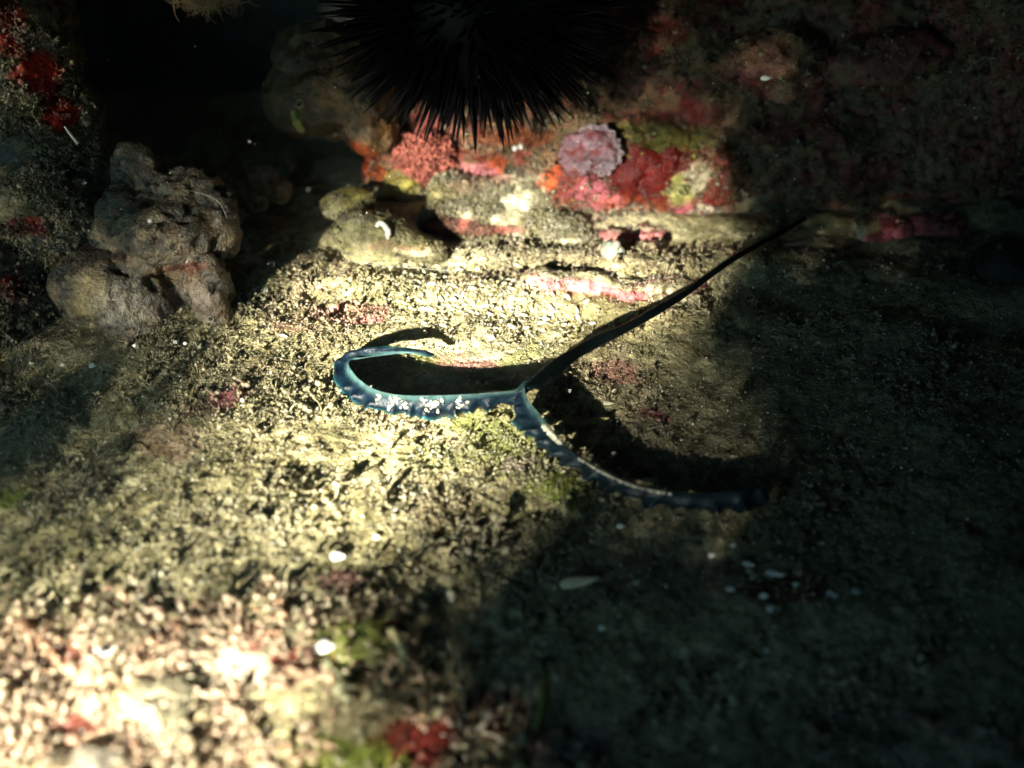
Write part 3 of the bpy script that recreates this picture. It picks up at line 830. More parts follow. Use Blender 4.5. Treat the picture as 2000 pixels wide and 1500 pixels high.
arm = [(1005, 762, .215, 1006, 790, .12), (960, 768, .21, 965, 795, .10), (900, 771, .20, 905, 807, .09), (840, 773, .20, 840, 813, .09), (780, 772, .20, 775, 807, .09), (735, 762, .20, 718, 797, .09),
       (703, 742, .19, 682, 774, .09), (686, 722, .18, 654, 748, .09), (681, 708, .17, 648, 718, .10), (690, 701, .16, 662, 696, .13), (715, 698, .15, 692, 681, .16), (750, 694, .14, 736, 677, .17), (790, 690, .13, 785, 679, .16), (818, 693, .12, 824, 683, .13), (836, 697, .11, 844, 688, .11), (846, 696, .10, 849, 692, .10)]
for a in arm:
    ST.append((*a, 1.0, math.hypot(a[0] - a[3], a[1] - a[4])))
right = [(1024, 757, .215, 1004, 772, .17), (1032, 782, .21, 1001, 796, .13), (1052, 806, .205, 1007, 822, .11), (1077, 838, .20, 1036, 853, .10), (1107, 872, .19, 1076, 890, .09), (1142, 900, .18, 1113, 913, .08), (1182, 922, .17, 1160, 942, .07), (1240, 946, .16, 1216, 968, .06), (1310, 960, .15, 1290, 987, .06), (1380, 964, .15, 1370, 995, .06), (1440, 958, .16, 1441, 993, .07), (1474, 946, .18, 1484, 980, .09), (1487, 942, .19, 1499, 962, .12)]
RT = [(*a, 1.0, math.hypot(a[0] - a[3], a[1] - a[4])) for a in right]

W_TRUNK = np.array([.0004, .0012, .0013]); W_GROOVE = np.array([.040, .080, .080]); W_BLUE = np.array([.0009, .0052, .0105]); W_FOLD_SHADE = np.array([.0005, .0012, .005]); W_RIM = np.array([.016, .085, .095])

def sweep(stations, n, seed, dark_from=None):
    S = crom(stations, n)
    rs = np.random.default_rng(seed)
    E0 = np.array([at_z(a[0], a[1], a[2]) for a in S]); E1 = np.array([at_z(a[3], a[4], a[5]) for a in S])
    fl = np.clip(S[:, 6], 0, 1)                        # 0 round trunk, 1 open ribbon
    tan = np.gradient((E0 + E1) / 2, axis=0); tan /= np.linalg.norm(tan, axis=1)[:, None]
    across = E1 - E0; wid = np.linalg.norm(across, axis=1)
    ac = across / wid[:, None]
    up = np.cross(ac, tan); up /= np.linalg.norm(up, axis=1)[:, None]
    up *= np.sign(np.median(up[:, 2]))
    L = np.concatenate([[0], np.cumsum(np.linalg.norm(np.diff((E0 + E1) / 2, axis=0), axis=1))])
    # irregular ruffle along the frilled edge
    q1 = np.column_stack([L * 9, L * 0, L * 0 + seed]); q2 = np.column_stack([L * 22, L * 0 + 3, L * 0 + seed])
    ph = L * 62 + 3.2 * vnoise(q1, seed)
    amp = (0.95 + 0.8 * vnoise(q2, seed + 1) + 0.3 * vnoise(q1, seed + 5)) * fl * (1 - (.75 * sstep(.80, .86, L / L[-1]) if dark_from is None else 0)) * np.clip(wid / 0.10, 0.15, 1)
    k = 15
    top, bot, ct = [], [], []
    for j in range(k):
        s = j / (k - 1)
        arc = math.sin(math.pi * s)
        round_t = 0.5 * wid * math.sqrt(max(0, 1 - (2 * s - 1) ** 2))
        thick = (1 - fl) * round_t * .5 + fl * 0.006 * (0.3 + arc)
        trough = -fl * wid * 0.22 * math.sin(math.pi * min(1, s / 0.75)) + fl * wid * 0.10 * max(0, s - 0.72) / 0.28 * -1.0
        e = max(0, (s - 0.45) / 0.55) ** 1.6
        wave = np.cos(ph) * amp * e * 0.030
        slide = ((np.abs(np.sin(ph * .5)) ** .6 - .45) * 0.50 * amp * e + 0.05 * fl * e * vnoise(q2, seed + 9)) * wid
        c = E0 + across * s + ac * slide[:, None] + up * (trough + wave)[:, None]
        top.append(c + up * thick[:, None]); bot.append(c - up * thick[:, None])
        g = (1 - sstep(0.12, 0.5, np.array(s))) 
        col = W_GROOVE * g + W_BLUE * (1 - g)
        col = np.tile(col, (n, 1))
        dk = sstep(-0.1, 0.7, np.cos(ph)) * min(1, 2 * e)  # shade in the frill folds, put into the colour
        col = col * (1 - 0.6 * dk[:, None]) + W_FOLD_SHADE * 0.6 * dk[:, None]
        rim = float(sstep(0.88, 1.0, np.array(s)))
        col = col * (1 - 0.8 * rim) + W_RIM * 0.8 * rim
        fc_ = (fl ** 3)[:, None]
        col = W_TRUNK * (1 - fc_) + col * fc_
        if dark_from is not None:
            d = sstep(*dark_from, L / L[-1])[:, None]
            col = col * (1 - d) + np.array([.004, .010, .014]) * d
        ct.append(col)
    ring = np.stack(top + bot[::-1], 1)
    cc = np.stack(ct + ct[::-1], 1)
    m = 2 * k
    V = ring.reshape(-1, 3); Cc = cc.reshape(-1, 3)
    Fc = []
    for i in range(n - 1):
        for j in range(m):
            a, b = i * m + j, i * m + (j + 1) % m
            Fc.append((a, b, b + m, a + m))
    Fc = np.array(Fc)
    cap0 = [(j, j + 1, m - 2 - j, m - 1 - j) for j in range(k - 1)]
    cap1 = [tuple((n - 1) * m + v for v in reversed(c)) for c in cap0]
    return V, np.vstack([Fc, cap0, cap1]), Cc, (E0, across, up, wid, L)

V1, F1, C1, G1 = sweep(ST, 420, 3)
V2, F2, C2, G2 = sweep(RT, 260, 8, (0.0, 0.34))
org = (G1[0] + G1[1] * .5)[150]
org = np.array([org[0], org[1], 0.0])
wroot = empty('spoon_worm', org)
tag(wroot, 'forked blue green spoon worm proboscis stretched over the rock floor, frilled edges', 'spoon worm')
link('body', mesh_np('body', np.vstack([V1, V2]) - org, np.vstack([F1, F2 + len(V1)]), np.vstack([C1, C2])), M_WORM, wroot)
# silt carried along the groove
parts = []
def groove(G, a, b, n, smin, smax, clump, seed):
    E0, acr, up, wid, L = G
    cand = np.linspace(a, b, 4000).astype(int)
    w = sstep(-0.1, 0.4, vnoise(np.column_stack([L[cand] * clump, L[cand] * 0, L[cand] * 0 + seed]), seed))
    i = RNG.choice(cand, n, p=w / w.sum())
    s = RNG.uniform(smin, smax, n)
    trough = -wid[i] * 0.22 * np.sin(np.pi * np.minimum(1, s / 0.75))
    P = E0[i] + acr[i] * s[:, None] + up[i] * (trough + 0.012)[:, None] - org
    C = WHITE * 0.6 * RNG.uniform(.6, 1, (n, 1)) * np.array([1, .97, .82])
    scatter(parts, GRAN + CURL[:2], P, up[i], RNG.uniform(.006, .019, n), C, 0.6, 0)
n1 = len(G1[4])
groove(G1, int(n1 * .53), int(n1 * .665), 110, 0.16, 0.75, 26, 5)
groove(G2, int(260 * .12), int(260 * .42), 200, 0.16, 0.38, 7, 7)
groove(G2, int(260 * .4), int(260 * .82), 120, 0.12, 0.3, 10, 8)
o = finish('silt', parts, M_SHELL, None, None, parent=wroot)

# ------------------------------------------------------------------ sea urchin
uc = A(922, 6, 5.95)
UR = 0.46
uroot = empty('sea_urchin', uc)
tag(uroot, 'black sea urchin with long thin spines clinging to the top of the boulder', 'sea urchin')
V0, F0 = ICO[4]
link('shell', mesh_np('shell', V0 * np.array([UR * 1.12, UR * .9, UR * .95]), F0), M_URCHIN, uroot)
def spine_mesh(name):
    V, Fc = tube_tmpl([(0, 0, 0), (0, 0, .33), (0, 0, .7), (0, 0, 1)], np.array([1, .8, .5, .12]) * 0.05, 5)
    return mesh_np(name, V, Fc)
spine_me = spine_mesh('spine'); spine_me.materials.append(M_URCHIN)
dirs, k = [], 0
ga = math.pi * (3 - math.sqrt(5))
for i in range(1050):
    zz = 1 - 2 * (i + .5) / 1050
    r_ = math.sqrt(1 - zz * zz)
    d = np.array([r_ * math.cos(ga * i), r_ * math.sin(ga * i), zz])
    d += RNG.normal(0, .10, 3); d /= np.linalg.norm(d)
    if d[1] > 0.35: continue
    dirs.append(d)
# the spines that stand out against the rock first
def score(d):
    tip = uc + d * .85
    x, y = to_px(tip)
    return -math.hypot((x - 932) / 1.15, y - 8) - (0 if y > 0 else -400)
dirs.sort(key=score)
parts = []
for i, d in enumerate(dirs):
    L_ = RNG.uniform(.20, .39)
    start = d * UR * np.array([1.08, .86, .9])
    qd = Vector(d + RNG.normal(0, .11, 3)).to_track_quat('Z', 'Y')
    if i < 300:
        s = bpy.data.objects.new('spine', spine_me)
        COL.objects.link(s); s.parent = uroot
        s.location = start; s.rotation_mode = 'QUATERNION'; s.rotation_quaternion = qd; s.scale = (L_ * .95, L_ * .95, L_)
    else:
        V = co(spine_me) * np.array([L_ * .95, L_ * .95, L_])
        V = V @ np.array(qd.to_matrix()).T + start
        parts.append((V, None))
tri = np.array([p.vertices[:] for p in spine_me.polygons])
nV = len(spine_me.vertices)
me = mesh_np('spines', np.vstack([p[0] for p in parts]), np.vstack([tri + i * nV for i in range(len(parts))]))
tag(link('spine', me, M_URCHIN, uroot), kind='stuff')

# ------------------------------------------------------------------ soft growths on the boulder
def on_wall(px, py, Y=6.0, host='boulder'):
    p, n = cast(host, px, py)
    if p is None: return A(px, py, Y), np.array([0, -.8, .6])
    return p, n

# red fuzzy tuft
p, n = on_wall(828, 302)
p = p + np.array([0, -.04, 0])
parts = []
V, Fc = ICO[3]
k = 2600
dd = RNG.normal(0, 1, (k, 3)); dd /= np.linalg.norm(dd, axis=1)[:, None]
rad = np.array([.19, .13, .15])
C = np.array([.38, .11, .08]) * RNG.uniform(.4, 1.2, (k, 1))
scatter(parts, STR + CURL, dd * rad * RNG.uniform(.7, 1, (k, 1)), dd, RNG.uniform(.035, .075, k), C, .5)
parts.append((V * rad * .82, Fc + sum(len(q_[0]) for q_ in parts), np.tile([.16, .03, .02], (len(V), 1))))
me = mesh_np('red_alga', np.vstack([a[0] for a in parts]), np.vstack([a[1] for a in parts]), np.vstack([a[2] for a in parts]))
tag(link('red_alga', me, M_ALGA, loc=p), 'round fuzzy red alga tuft on the boulder below the urchin', 'alga')

# lilac ruffled crust: overlapping scalloped plates
p, n = on_wall(1150, 300)
proot = empty('leafy_alga', p)
tag(proot, 'lilac pink leafy alga of ruffled plates on the boulder, right of the red tuft', 'alga')
def frond(seed, r):
    rs = np.random.default_rng(seed)
    nr, na = 6, 36
    V = []
    for i in range(nr + 1):
        q_ = i / nr
        for j in range(na + 1):
            a = -1.9 + 3.8 * j / na
            rr = r * q_ * (1 + .10 * math.sin(9 * a + seed) * q_ + .05 * math.sin(23 * a + seed * 2) * q_)
            V.append((rr * math.sin(a), rr * math.cos(a), r * (.28 * q_ ** 2 + .07 * math.sin(13 * a + seed) * q_ ** 2)))
    V = np.array(V)
    Fc = [(i * (na + 1) + j, i * (na + 1) + j + 1, (i + 1) * (na + 1) + j + 1, (i + 1) * (na + 1) + j) for i in range(nr) for j in range(na)]
    n0 = len(V)
    V2_ = V - np.array([0, 0, r * .06])
    F2_ = [tuple(x + n0 for x in reversed(f)) for f in Fc]
    rim = [((nr) * (na + 1) + j, (nr) * (na + 1) + j + 1, n0 + nr * (na + 1) + j + 1, n0 + nr * (na + 1) + j) for j in range(na)]
    q_ = np.repeat(np.linspace(0, 1, nr + 1), na + 1)[:, None]
    c = LILAC * (.55 + .25 * q_) * (1 - q_ ** 6) + (LILAC * .6 + WHITE * .12) * q_ ** 6
    c *= rs.uniform(.8, 1.15)
    return mesh_np('frond', np.vstack([V, V2_]), Fc + F2_ + rim, np.vstack([c, c * .8]))
Vm, Fm = ICO[4]
Vm = Vm * (1 + .38 * fbm(Vm, 1.6, 4, 960) + .16 * fbm(Vm, 6, 3, 961, rid=True) + .06 * fbm(Vm, 22, 2, 963))[:, None] * np.array([.16, .075, .13])
link('mound', mesh_np('mound', Vm, Fm, rock_base(Vm, LILAC * 1.0, LILAC * .6 + CRIM * .5, CRIM * 1.6, 962, 14)), M_ROCK, proot)
fr = [(1172, 274, .10, -50), (1186, 296, .085, -85), (1178, 318, .07, -115), (1150, 268, .08, -15), (1118, 286, .05, 30), (1160, 296, .075, -70), (1140, 318, .05, -160), (1190, 282, .06, -60)]
for i, (x, y, r_, a) in enumerate(fr):
    q_, nn = on_wall(x, y)
    o = link('frond', frond(i + 1, r_), M_ALGA, proot)
    zax = Vector(nn * .5 + (CP - q_) / np.linalg.norm(CP - q_) * .7).normalized()
    o.rotation_mode = 'QUATERNION'
    o.rotation_quaternion = zax.to_track_quat('Z', 'Y') @ Matrix.Rotation(R(a), 3, 'Z').to_quaternion()
    o.location = q_ + np.array(zax) * .06 - p

# smooth red sponge sheet
def sheet(name, px, py, rx, ry, col, label, cat, th=.022, host='boulder', seed=1, m=None):
    """a crust that lies on its host: outline in the host's surface, domed"""
    vs, cs = [], []
    nr, na = 7, 40
    rs = np.random.default_rng(seed)
    wob = lambda a: 1 + .18 * math.sin(2 * a + seed) + .12 * math.sin(5 * a + seed * 1.7) + .07 * math.sin(11 * a + seed)
    for i in range(nr + 1):
        q_ = i / nr
        for j in range(na):
            a = 2 * math.pi * j / na
            p, n = cast(host, px + rx * q_ * wob(a) * math.cos(a), py + ry * q_ * wob(a) * math.sin(a))
            if p is None: p, n = (vs[-1] if vs else A(px, py, 6)), np.array([0, -1, 0])
            vs.append(p + n * (th * (1 - q_ ** 4) - .012))
    V = np.array(vs)
    Fc = [(i * na + j, i * na + (j + 1) % na, (i + 1) * na + (j + 1) % na, (i + 1) * na + j) for i in range(nr) for j in range(na)]
    c0 = V.mean(0)
    o = link(name, mesh_np(name, V - c0, Fc, rock_base(V, col * .85, col, col * 1.15, seed + 900, 8)), m or M_SPONGE, loc=c0)
    return tag(o, label, cat)
sheet('red_sponge', 1262, 335, 60, 52, RED * 1.15, 'smooth deep red sponge sheet on the boulder, right of the lilac alga', 'sponge', .035, seed=2)

sheet('red_sponge', 1318, 312, 36, 26, RED, 'small red sponge patch at the upper right of the big red sheet', 'sponge', .025, seed=6)
sheet('orange_sponge', 1076, 352, 15, 26, ORANGE * 1.3, 'bright orange sliver of sponge below the lilac alga', 'sponge', .02, seed=7)
sheet('orange_sponge', 720, 330, 30, 20, ORANGE, 'orange sponge crust left of the fuzzy red tuft', 'sponge', .02, seed=8)
sheet('yellow_sponge', 780, 362, 32, 22, YELLOW * .6, 'yellowish smooth sponge below the fuzzy red tuft', 'sponge', .035, seed=9)
sheet('pink_crust', 940, 342, 34, 17, PINK, 'pink coralline crust lump above the silted ledge', 'crust', .03, seed=10)

# yellow green curl
p, n = on_wall(1332, 372)
pts = [(.036 * (1 - i / 22) * math.cos(i * .5) + .012 * math.sin(i * 1.3), .03 * (1 - i / 30) * math.sin(i * .5) + .008 * math.cos(i * .9), .012 + .002 * i) for i in range(18)]
V, Fc = tube_tmpl(pts, .011, 6)
o = link('tube_worm', mesh_np('tube_worm', V, Fc, GREEN * .4 + KHAKI * .35), M_ALGA, loc=p)
o.rotation_euler = Vector((CP - p)).to_track_quat('Z', 'Y').to_euler()
tag(o, 'yellow green coiled tube at the lower right of the red sponge', 'worm tube')

# two white beads
for i, (x, y, lab) in enumerate([(1007, 287, 'left of two tiny white beads below the urchin spines'), (1019, 286, 'right of two tiny white beads below the urchin spines')]):
    p, n = on_wall(x, y)
    V, Fc = ICO[2]
    tag(link('white_bead', mesh_np('white_bead', V * .018, Fc, WHITE), M_SHELL, loc=p + n * .015), lab, 'bead', 'white beads')

# white worm tube on the cobble
bpy.context.view_layer.update()
pts, prev = [], None
for (x, y) in crom([(737, 447), (740, 441), (747, 440), (754, 445), (757, 455), (756, 464)], 20):
    p, n = cast('cobble', x, y)
    pts.append(p + n * .022)
c0 = np.mean(pts, 0)
V, Fc = tube_tmpl(np.array(pts) - c0, np.linspace(.011, .019, 20), 7)
tag(link('worm_tube', mesh_np('worm_tube', V, Fc, WHITE), M_SHELL, loc=c0), 'white curled worm tube stuck on the olive cobble', 'worm tube')

# pale snail under the pink stone
p = at_floor(1192, 506) + [0, .02, .045]
sroot = empty('snail', p); tag(sroot, 'greenish white rounded snail shell under the pink stone', 'snail')
V, Fc = ICO[3]
d = 1 + .10 * np.sin(10 * np.arctan2(V[:, 1], V[:, 0]) + 6 * V[:, 2])
link('whorl', mesh_np('whorl', V * d[:, None] * .055, Fc, rock_base(V, np.array([.30, .36, .28]), np.array([.2, .22, .17]), np.array([.12, .09, .07]), 1200, 3)), M_SHELL, sroot)
link('whorl', mesh_np('whorl', V * .036 + [.045, .0, -.01], Fc, rock_base(V, np.array([.26, .3, .24]), np.array([.18, .2, .15]), np.array([.12, .09, .07]), 1201, 3)), M_SHELL, sroot)
link('spire', mesh_np('spire', V * .022 + [.03, -.01, .045], Fc, np.array([.25, .2, .17])), M_SHELL, sroot)

# ------------------------------------------------------------------ bean grains behind the worm
beans = []
for s in range(5):
    rs = np.random.default_rng(s + 70)
    V, Fc = ICO[2]
    V = V * np.array([1.0 + rs.uniform(0, .7), .62, .5])
    V[:, 1] += .28 * rs.uniform(.3, 1) * (V[:, 0] ** 2 - .4)
    me = mesh_np('bean_grain', V, Fc, CREAM * rs.uniform(.6, .85) * np.array([1, 1, .92])); me.materials.append(M_SHELL)
    beans.append(me)
cnt = 0
spots = []
while cnt < 260:
    x = random.gauss(950, 95); y = 585 + (x - 950) * .22 + random.gauss(0, 30)
    if not (700 < x < 1160 and 515 < y < 650): continue
    if any(abs(x - a) < 9 and abs(y - b) < 6 for a, b in spots): continue
    spots.append((x, y)); cnt += 1
for x, y in spots:
    p = at_floor(x, y)
    o = bpy.data.objects.new('bean_grain', random.choice(beans)); COL.objects.link(o)
    s = random.choice((.008, .010, .012, .014, .017, .020)) * random.uniform(.85, 1.15)
    o.scale = (s, s, s)
    o.location = (p[0], p[1], p[2] + micro(p[None])[0] + s * random.uniform(.05, .45))
    o.rotation_euler = (random.uniform(-.8, .8), random.uniform(-.6, .6), random.uniform(0, 6.28))
    tag(o, 'cream bean shaped grain lying in the patch behind the worm', 'grain', 'cream grains behind the worm')

# ------------------------------------------------------------------ shell bits
def flake_mesh(name, L_, w, col, seed=0):
    V, Fc = ICO[3]
    V = V.copy()
    t_ = V[:, 0]
    V[:, 1] *= (1 - .45 * t_) * .5
    V[:, 2] *= .35
    V[:, 2] += .16 * (1 - t_ * t_)
    V = V * np.array([L_, w * 1.6, w]) * (1 + .06 * fbm(V, 3, 3, seed))[:, None]
    return mesh_np(name, V, Fc, col)
bits = [
    (1132, 1140, .085, .026, 12, CREAM * np.array([1, .85, .75]), 'long cream shell sliver lying on the dark floor below the worm'),
    (661, 1090, .033, .022, 0, WHITE, 'bright white oval shell bit on the lit turf at lower left'),
    (1513, 1123, .040, .016, -15, WHITE * .9, 'largest white shell chip of the scatter at lower right'),
    (1199, 765, .022, .016, 20, CREAM, 'cream oval grain right of the worm fork, the upper of a pair'),
    (1188, 790, .026, .015, 0, CREAM * .9, 'cream oval grain right of the worm fork, the lower of a pair'),
    (1462, 1104, .026, .012, -20, WHITE * .8, 'small white chip just left of the largest chip at lower right'),
    (1213, 1030, .020, .014, 0, WHITE * .85, 'white grain below the middle of the right worm arm'),
    (1390, 1087, .016, .013, 10, WHITE * .85, 'round white grain left of the lower right chips'),
    (1433, 1065, .018, .011, 60, WHITE * .7, 'pale oval grain above the lower right chips'),
    (1492, 1166, .018, .015, 0, WHITE * .85, 'round white grain just below the largest chip'),
    (1505, 1191, .020, .016, 30, WHITE * .85, 'lowest round white grain of the lower right chips'),
    (1427, 1153, .020, .013, 0, WHITE * .7, 'pale grain left of and below the largest chip'),
    (1625, 1162, .026, .012, -30, WHITE * .6, 'faint long chip right of the largest chip'),
    (1672, 1157, .022, .014, -20, WHITE * .5, 'faint chip farthest right in the lower right scatter'),
    (1555, 1143, .015, .012, 0, WHITE * .6, 'faint grain between the largest chip and the faint long chip'),
    (1243, 1140, .018, .012, 30, WHITE * .6, 'faint grain right of the long cream sliver'),
    (1176, 1229, .015, .013, 0, WHITE * .9, 'single bluish white grain below the long cream sliver'),
    (1497, 1272, .013, .011, 0, WHITE * .8, 'tiny white grain far below the lower right chips'),
    (883, 1168, .020, .028, 20, CREAM, 'cream upright grain on the dark turf at lower middle'),
    (736, 1051, .018, .014, 0, CREAM * 1.1, 'cream grain on the turf above the white oval bit'),
    (960, 663, .020, .018, 0, WHITE, 'white shell crumb behind the left worm arm'),
    (1066, 626, .018, .020, 40, WHITE, 'white chip at the right end of the bean grains'),
    (182, 717, .020, .018, 0, WHITE, 'white grain on the dark turf at the left, below the sponge'),
    (124, 714, .014, .014, 0, WHITE * .7, 'bluish grain left of the white grain below the sponge'),
    (552, 657, .028, .012, -20, WHITE, 'white sliver right of the sea squirt'),
    (268, 1175, .035, .018, 60, WHITE, 'white upright shell bit in the lower left foreground'),
    (635, 1268, .042, .036, 0, WHITE, 'blurred bright white shell at the edge of the red crust, near bottom'),
    (210, 1275, .06, .022, 15, WHITE, 'large blurred white shell plate in the lower left foreground'),
    (315, 1125, .040, .018, -15, CREAM, 'cream shell bit right of the shaded hollow at lower left'),
    (1600, 671, .014, .011, 0, CREAM, 'tiny pale grain on the dark floor at right'),
    (775, 1000, .018, .012, 20, WHITE, 'white bead on the lit turf below the left worm arm'),
]
for i, (x, y, L_, w, rot, c, lab) in enumerate(bits):
    p = at_floor(x, y)
    o = link('shell_bit', flake_mesh('shell_bit', L_, w, c, i), M_SHELL)
    o.location = (p[0], p[1], p[2] + w * .5)
    o.rotation_euler = (R(random.uniform(10, 30)), 0, R(rot))
    tag(o, lab, 'shell bit', 'shell bits')
p, n = on_wall(1497, 150)
o = link('shell_bit', flake_mesh('shell_bit', .035, .016, WHITE, 50), M_SHELL, loc=p + n * .01)
o.rotation_euler = (R(50), 0, R(8)); tag(o, 'white shell chip on the shaded ledge at upper right', 'shell bit', 'shell bits')
# torn flat flake by the worm fork
p = at_floor(1160, 832)
o = link('leaf_scrap', flake_mesh('leaf_scrap', .075, .022, np.array([.28, .26, .12]), 60), M_ALGA, loc=p + [0, 0, .03])
o.rotation_euler = (R(20), R(-6), R(12)); tag(o, 'torn olive leaf scrap lying in the angle right of the worm fork', 'leaf scrap')

# ------------------------------------------------------------------ threads and stalks
def thread(name, pts, r, m, label, cat, col=None, sides=5):
    pts = np.array(pts); c0 = pts.mean(0)
    pts = crom(pts, 24)
    V, Fc = tube_tmpl(pts - c0, r if np.isscalar(r) else np.interp(np.linspace(0, 1, 24), np.linspace(0, 1, len(r)), r), sides)
    return tag(link(name, mesh_np(name, V, Fc, col), m, loc=c0), label, cat)
thread('thread', [at_floor(975, 555, .12), at_floor(1000, 600, .13), at_floor(1030, 645, .12), at_floor(1062, 676, .10), at_floor(1058, 692, .02)], .002, M_THREAD, 'fine pale thread across the bean grains, bent at its lower end', 'thread')
thread('thread', [at_z(690, 512, .10), at_z(760, 520, .11), at_z(830, 525, .11), at_z(890, 530, .10)], .0014, M_THREAD, 'faint straight thread lying along the foot of the olive cobble', 'thread')
thread('thread', [A(370, 372, 4.9), A(405, 382, 4.9), A(430, 398, 4.88), A(443, 425, 4.88)], .002, M_THREAD, 'fine curved hair on the top right of the lobed sponge', 'thread')
thread('thread', [A(126, 247, 5.1), A(140, 266, 5.1), A(152, 280, 5.1)], (.004, .007, .009), M_SHELL, 'short pale tube on the dark left rock', 'worm tube', WHITE * .6)
thread('twig', [at_floor(1530, 478, .1), at_floor(1560, 474, .12), at_floor(1588, 466, .14)], (.014, .02, .016), M_ROCK, 'short dark twig beside the upper end of the worm trunk', 'twig', DARK)
thread('stalk', [at_floor(1060, 1290, .01), at_floor(1066, 1330, .12), at_floor(1062, 1380, .16), at_floor(1045, 1425, .14)], (.010, .014, .017, .012), M_ALGA, 'blurred green stalk rising from the dark floor at bottom centre', 'alga', GREEN * .5)
thread('stalk', [at_floor(765, 1232, .06), at_floor(778, 1250, .08), at_floor(788, 1280, .07), at_floor(792, 1310, .01)], (.022, .020, .012, .004), M_ALGA, 'pale tapering blade beside the dark red spot near bottom centre', 'alga', KHAKI * 1.2)
thread('yellow_sponge', [A(572, 215, 6.0), A(580, 235, 5.98), A(592, 258, 5.96)], (.018, .03, .02), M_SPONGE, 'narrow yellowish sponge finger under the brown sponge', 'sponge', YELLOW * .5, 8)

# filament tufts (green and red) each a thing
def tuft_thing(name, c, n, L_, spread, col, label, cat, seed):
    rs = np.random.default_rng(seed)
    parts = []
    P_ = rs.normal(0, 1, (n, 3)) * np.array([spread, spread * .8, .004])
    C = col * rs.uniform(.6, 1.5, (n, 1))
    tm = [strand(seed * 9 + i, 1, .022, .6, 6, .4) for i in range(6)]
    scatter(parts, tm, P_, np.tile([0, 0, 1.0], (n, 1)), rs.uniform(.5, 1.1, n) * L_, C, .45)
    me = mesh_np(name, np.vstack([a[0] for a in parts]), np.vstack([a[1] for a in parts]), np.vstack([a[2] for a in parts]))
    return tag(link(name, me, M_ALGA, loc=c), label, cat)
tuft_thing('green_alga', at_floor(640, 1478), 160, .10, .05, GREEN * 1.3, 'bright green filament tuft at the bottom edge, left of the red crust', 'alga', 2)
tuft_thing('green_alga', at_floor(722, 1482), 140, .09, .04, GREEN, 'bright green filament tuft at the bottom edge touching the red crust', 'alga', 3)
tuft_thing('green_alga', at_floor(692, 1262), 260, .11, .05, GREEN * .9 + KHAKI * .2, 'yellow green filament tuft beside the bright white shell near bottom', 'alga', 4)
tuft_thing('green_alga', at_floor(1090, 955), 160, .07, .05, GREEN * .8, 'mossy green tuft below the right worm arm', 'alga', 5)
tuft_thing('green_alga', at_floor(20, 985), 80, .08, .03, GREEN, 'green tuft on the turf at the left edge', 'alga', 6)
tuft_thing('red_alga', at_floor(672, 1142), 130, .05, .035, PINK * .4 + SAND * .3, 'rosy feathery tuft on the turf below the white oval bit', 'alga', 7)
tuft_thing('red_alga', at_floor(445, 785), 140, .06, .045, ROSE * .8, 'small rusty tuft on the turf left of the worm loop', 'alga', 8)
tuft_thing('brown_alga', at_floor(680, 1400), 420, .09, .07, KHAKI, 'beige filament tuft between the red crusts near the bottom', 'alga', 9)
tuft_thing('brown_alga', A(408, -2, 6.1) , 260, .14, .08, BROWN * 1.6, 'rusty brown tuft hanging at the top edge over the dark gap', 'alga', 10).rotation_euler = (R(150), 0, 0)
tuft_thing('brown_alga', at_floor(628, 522), 90, .06, .02, KHAKI * 1.2, 'small beige tuft at the left foot of the olive cobble', 'alga', 12)
tuft_thing('green_alga', cast('boulder', 1700, 260)[0], 160, .14, .07, OLIVE, 'dim feathery tuft on the shaded part of the boulder, right', 'alga', 13)

# ------------------------------------------------------------------ turf over the floor and the rocks
def floor_pts(n, box=(-2.9, 2.9, 1.9, 6.1), wfun=None):
    x0, x1, y0, y1 = box
    P = np.column_stack([RNG.uniform(x0, x1, n), RNG.uniform(y0, y1, n)])
    P = np.column_stack([P, floor_h(P) + micro(P)])
    x, y = to_px(P)
    ok = (x > -80) & (x < 2080) & (y > 300) & (y < 1580)
    if wfun is not None:
        ok &= RNG.random(n) < wfun(P, x, y)
    P = P[ok]
    e = 0.01
    gx = (floor_h(P + [e, 0, 0]) - floor_h(P - [e, 0, 0])) / (2 * e)
    gy = (floor_h(P + [0, e, 0]) - floor_h(P - [0, e, 0])) / (2 * e)
    N = np.column_stack([-gx, -gy, np.ones(len(P))])
    return P, N / np.linalg.norm(N, axis=1)[:, None]

def turf_density(P, x, y):
    n = fbm(P, 3.2, 4, 500)
    d = 0.14 + 0.86 * sstep(-0.25, 0.25, n + 0.2 * fbm(P, 12, 2, 510))
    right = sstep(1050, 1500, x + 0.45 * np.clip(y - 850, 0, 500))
    bean = np.exp(-(((x - 955) / 130) ** 2 + ((y - 585 - (x - 955) * .22) / 45) ** 2) ** 2)
    silt = sstep(5.45, 5.6, P[:, 1])
    b = floor_colour(P)
    sat = np.clip((b.max(1) / np.maximum(b.min(1), 1e-3) - 5) / 6, 0, 1)
    return d * (1 - 0.75 * right) * (1 - 0.4 * bean) * (1 - silt) * (1 - .25 * sstep(1150, 1300, y) * sstep(800, 500, x)) * (1 - 0.85 * sat)

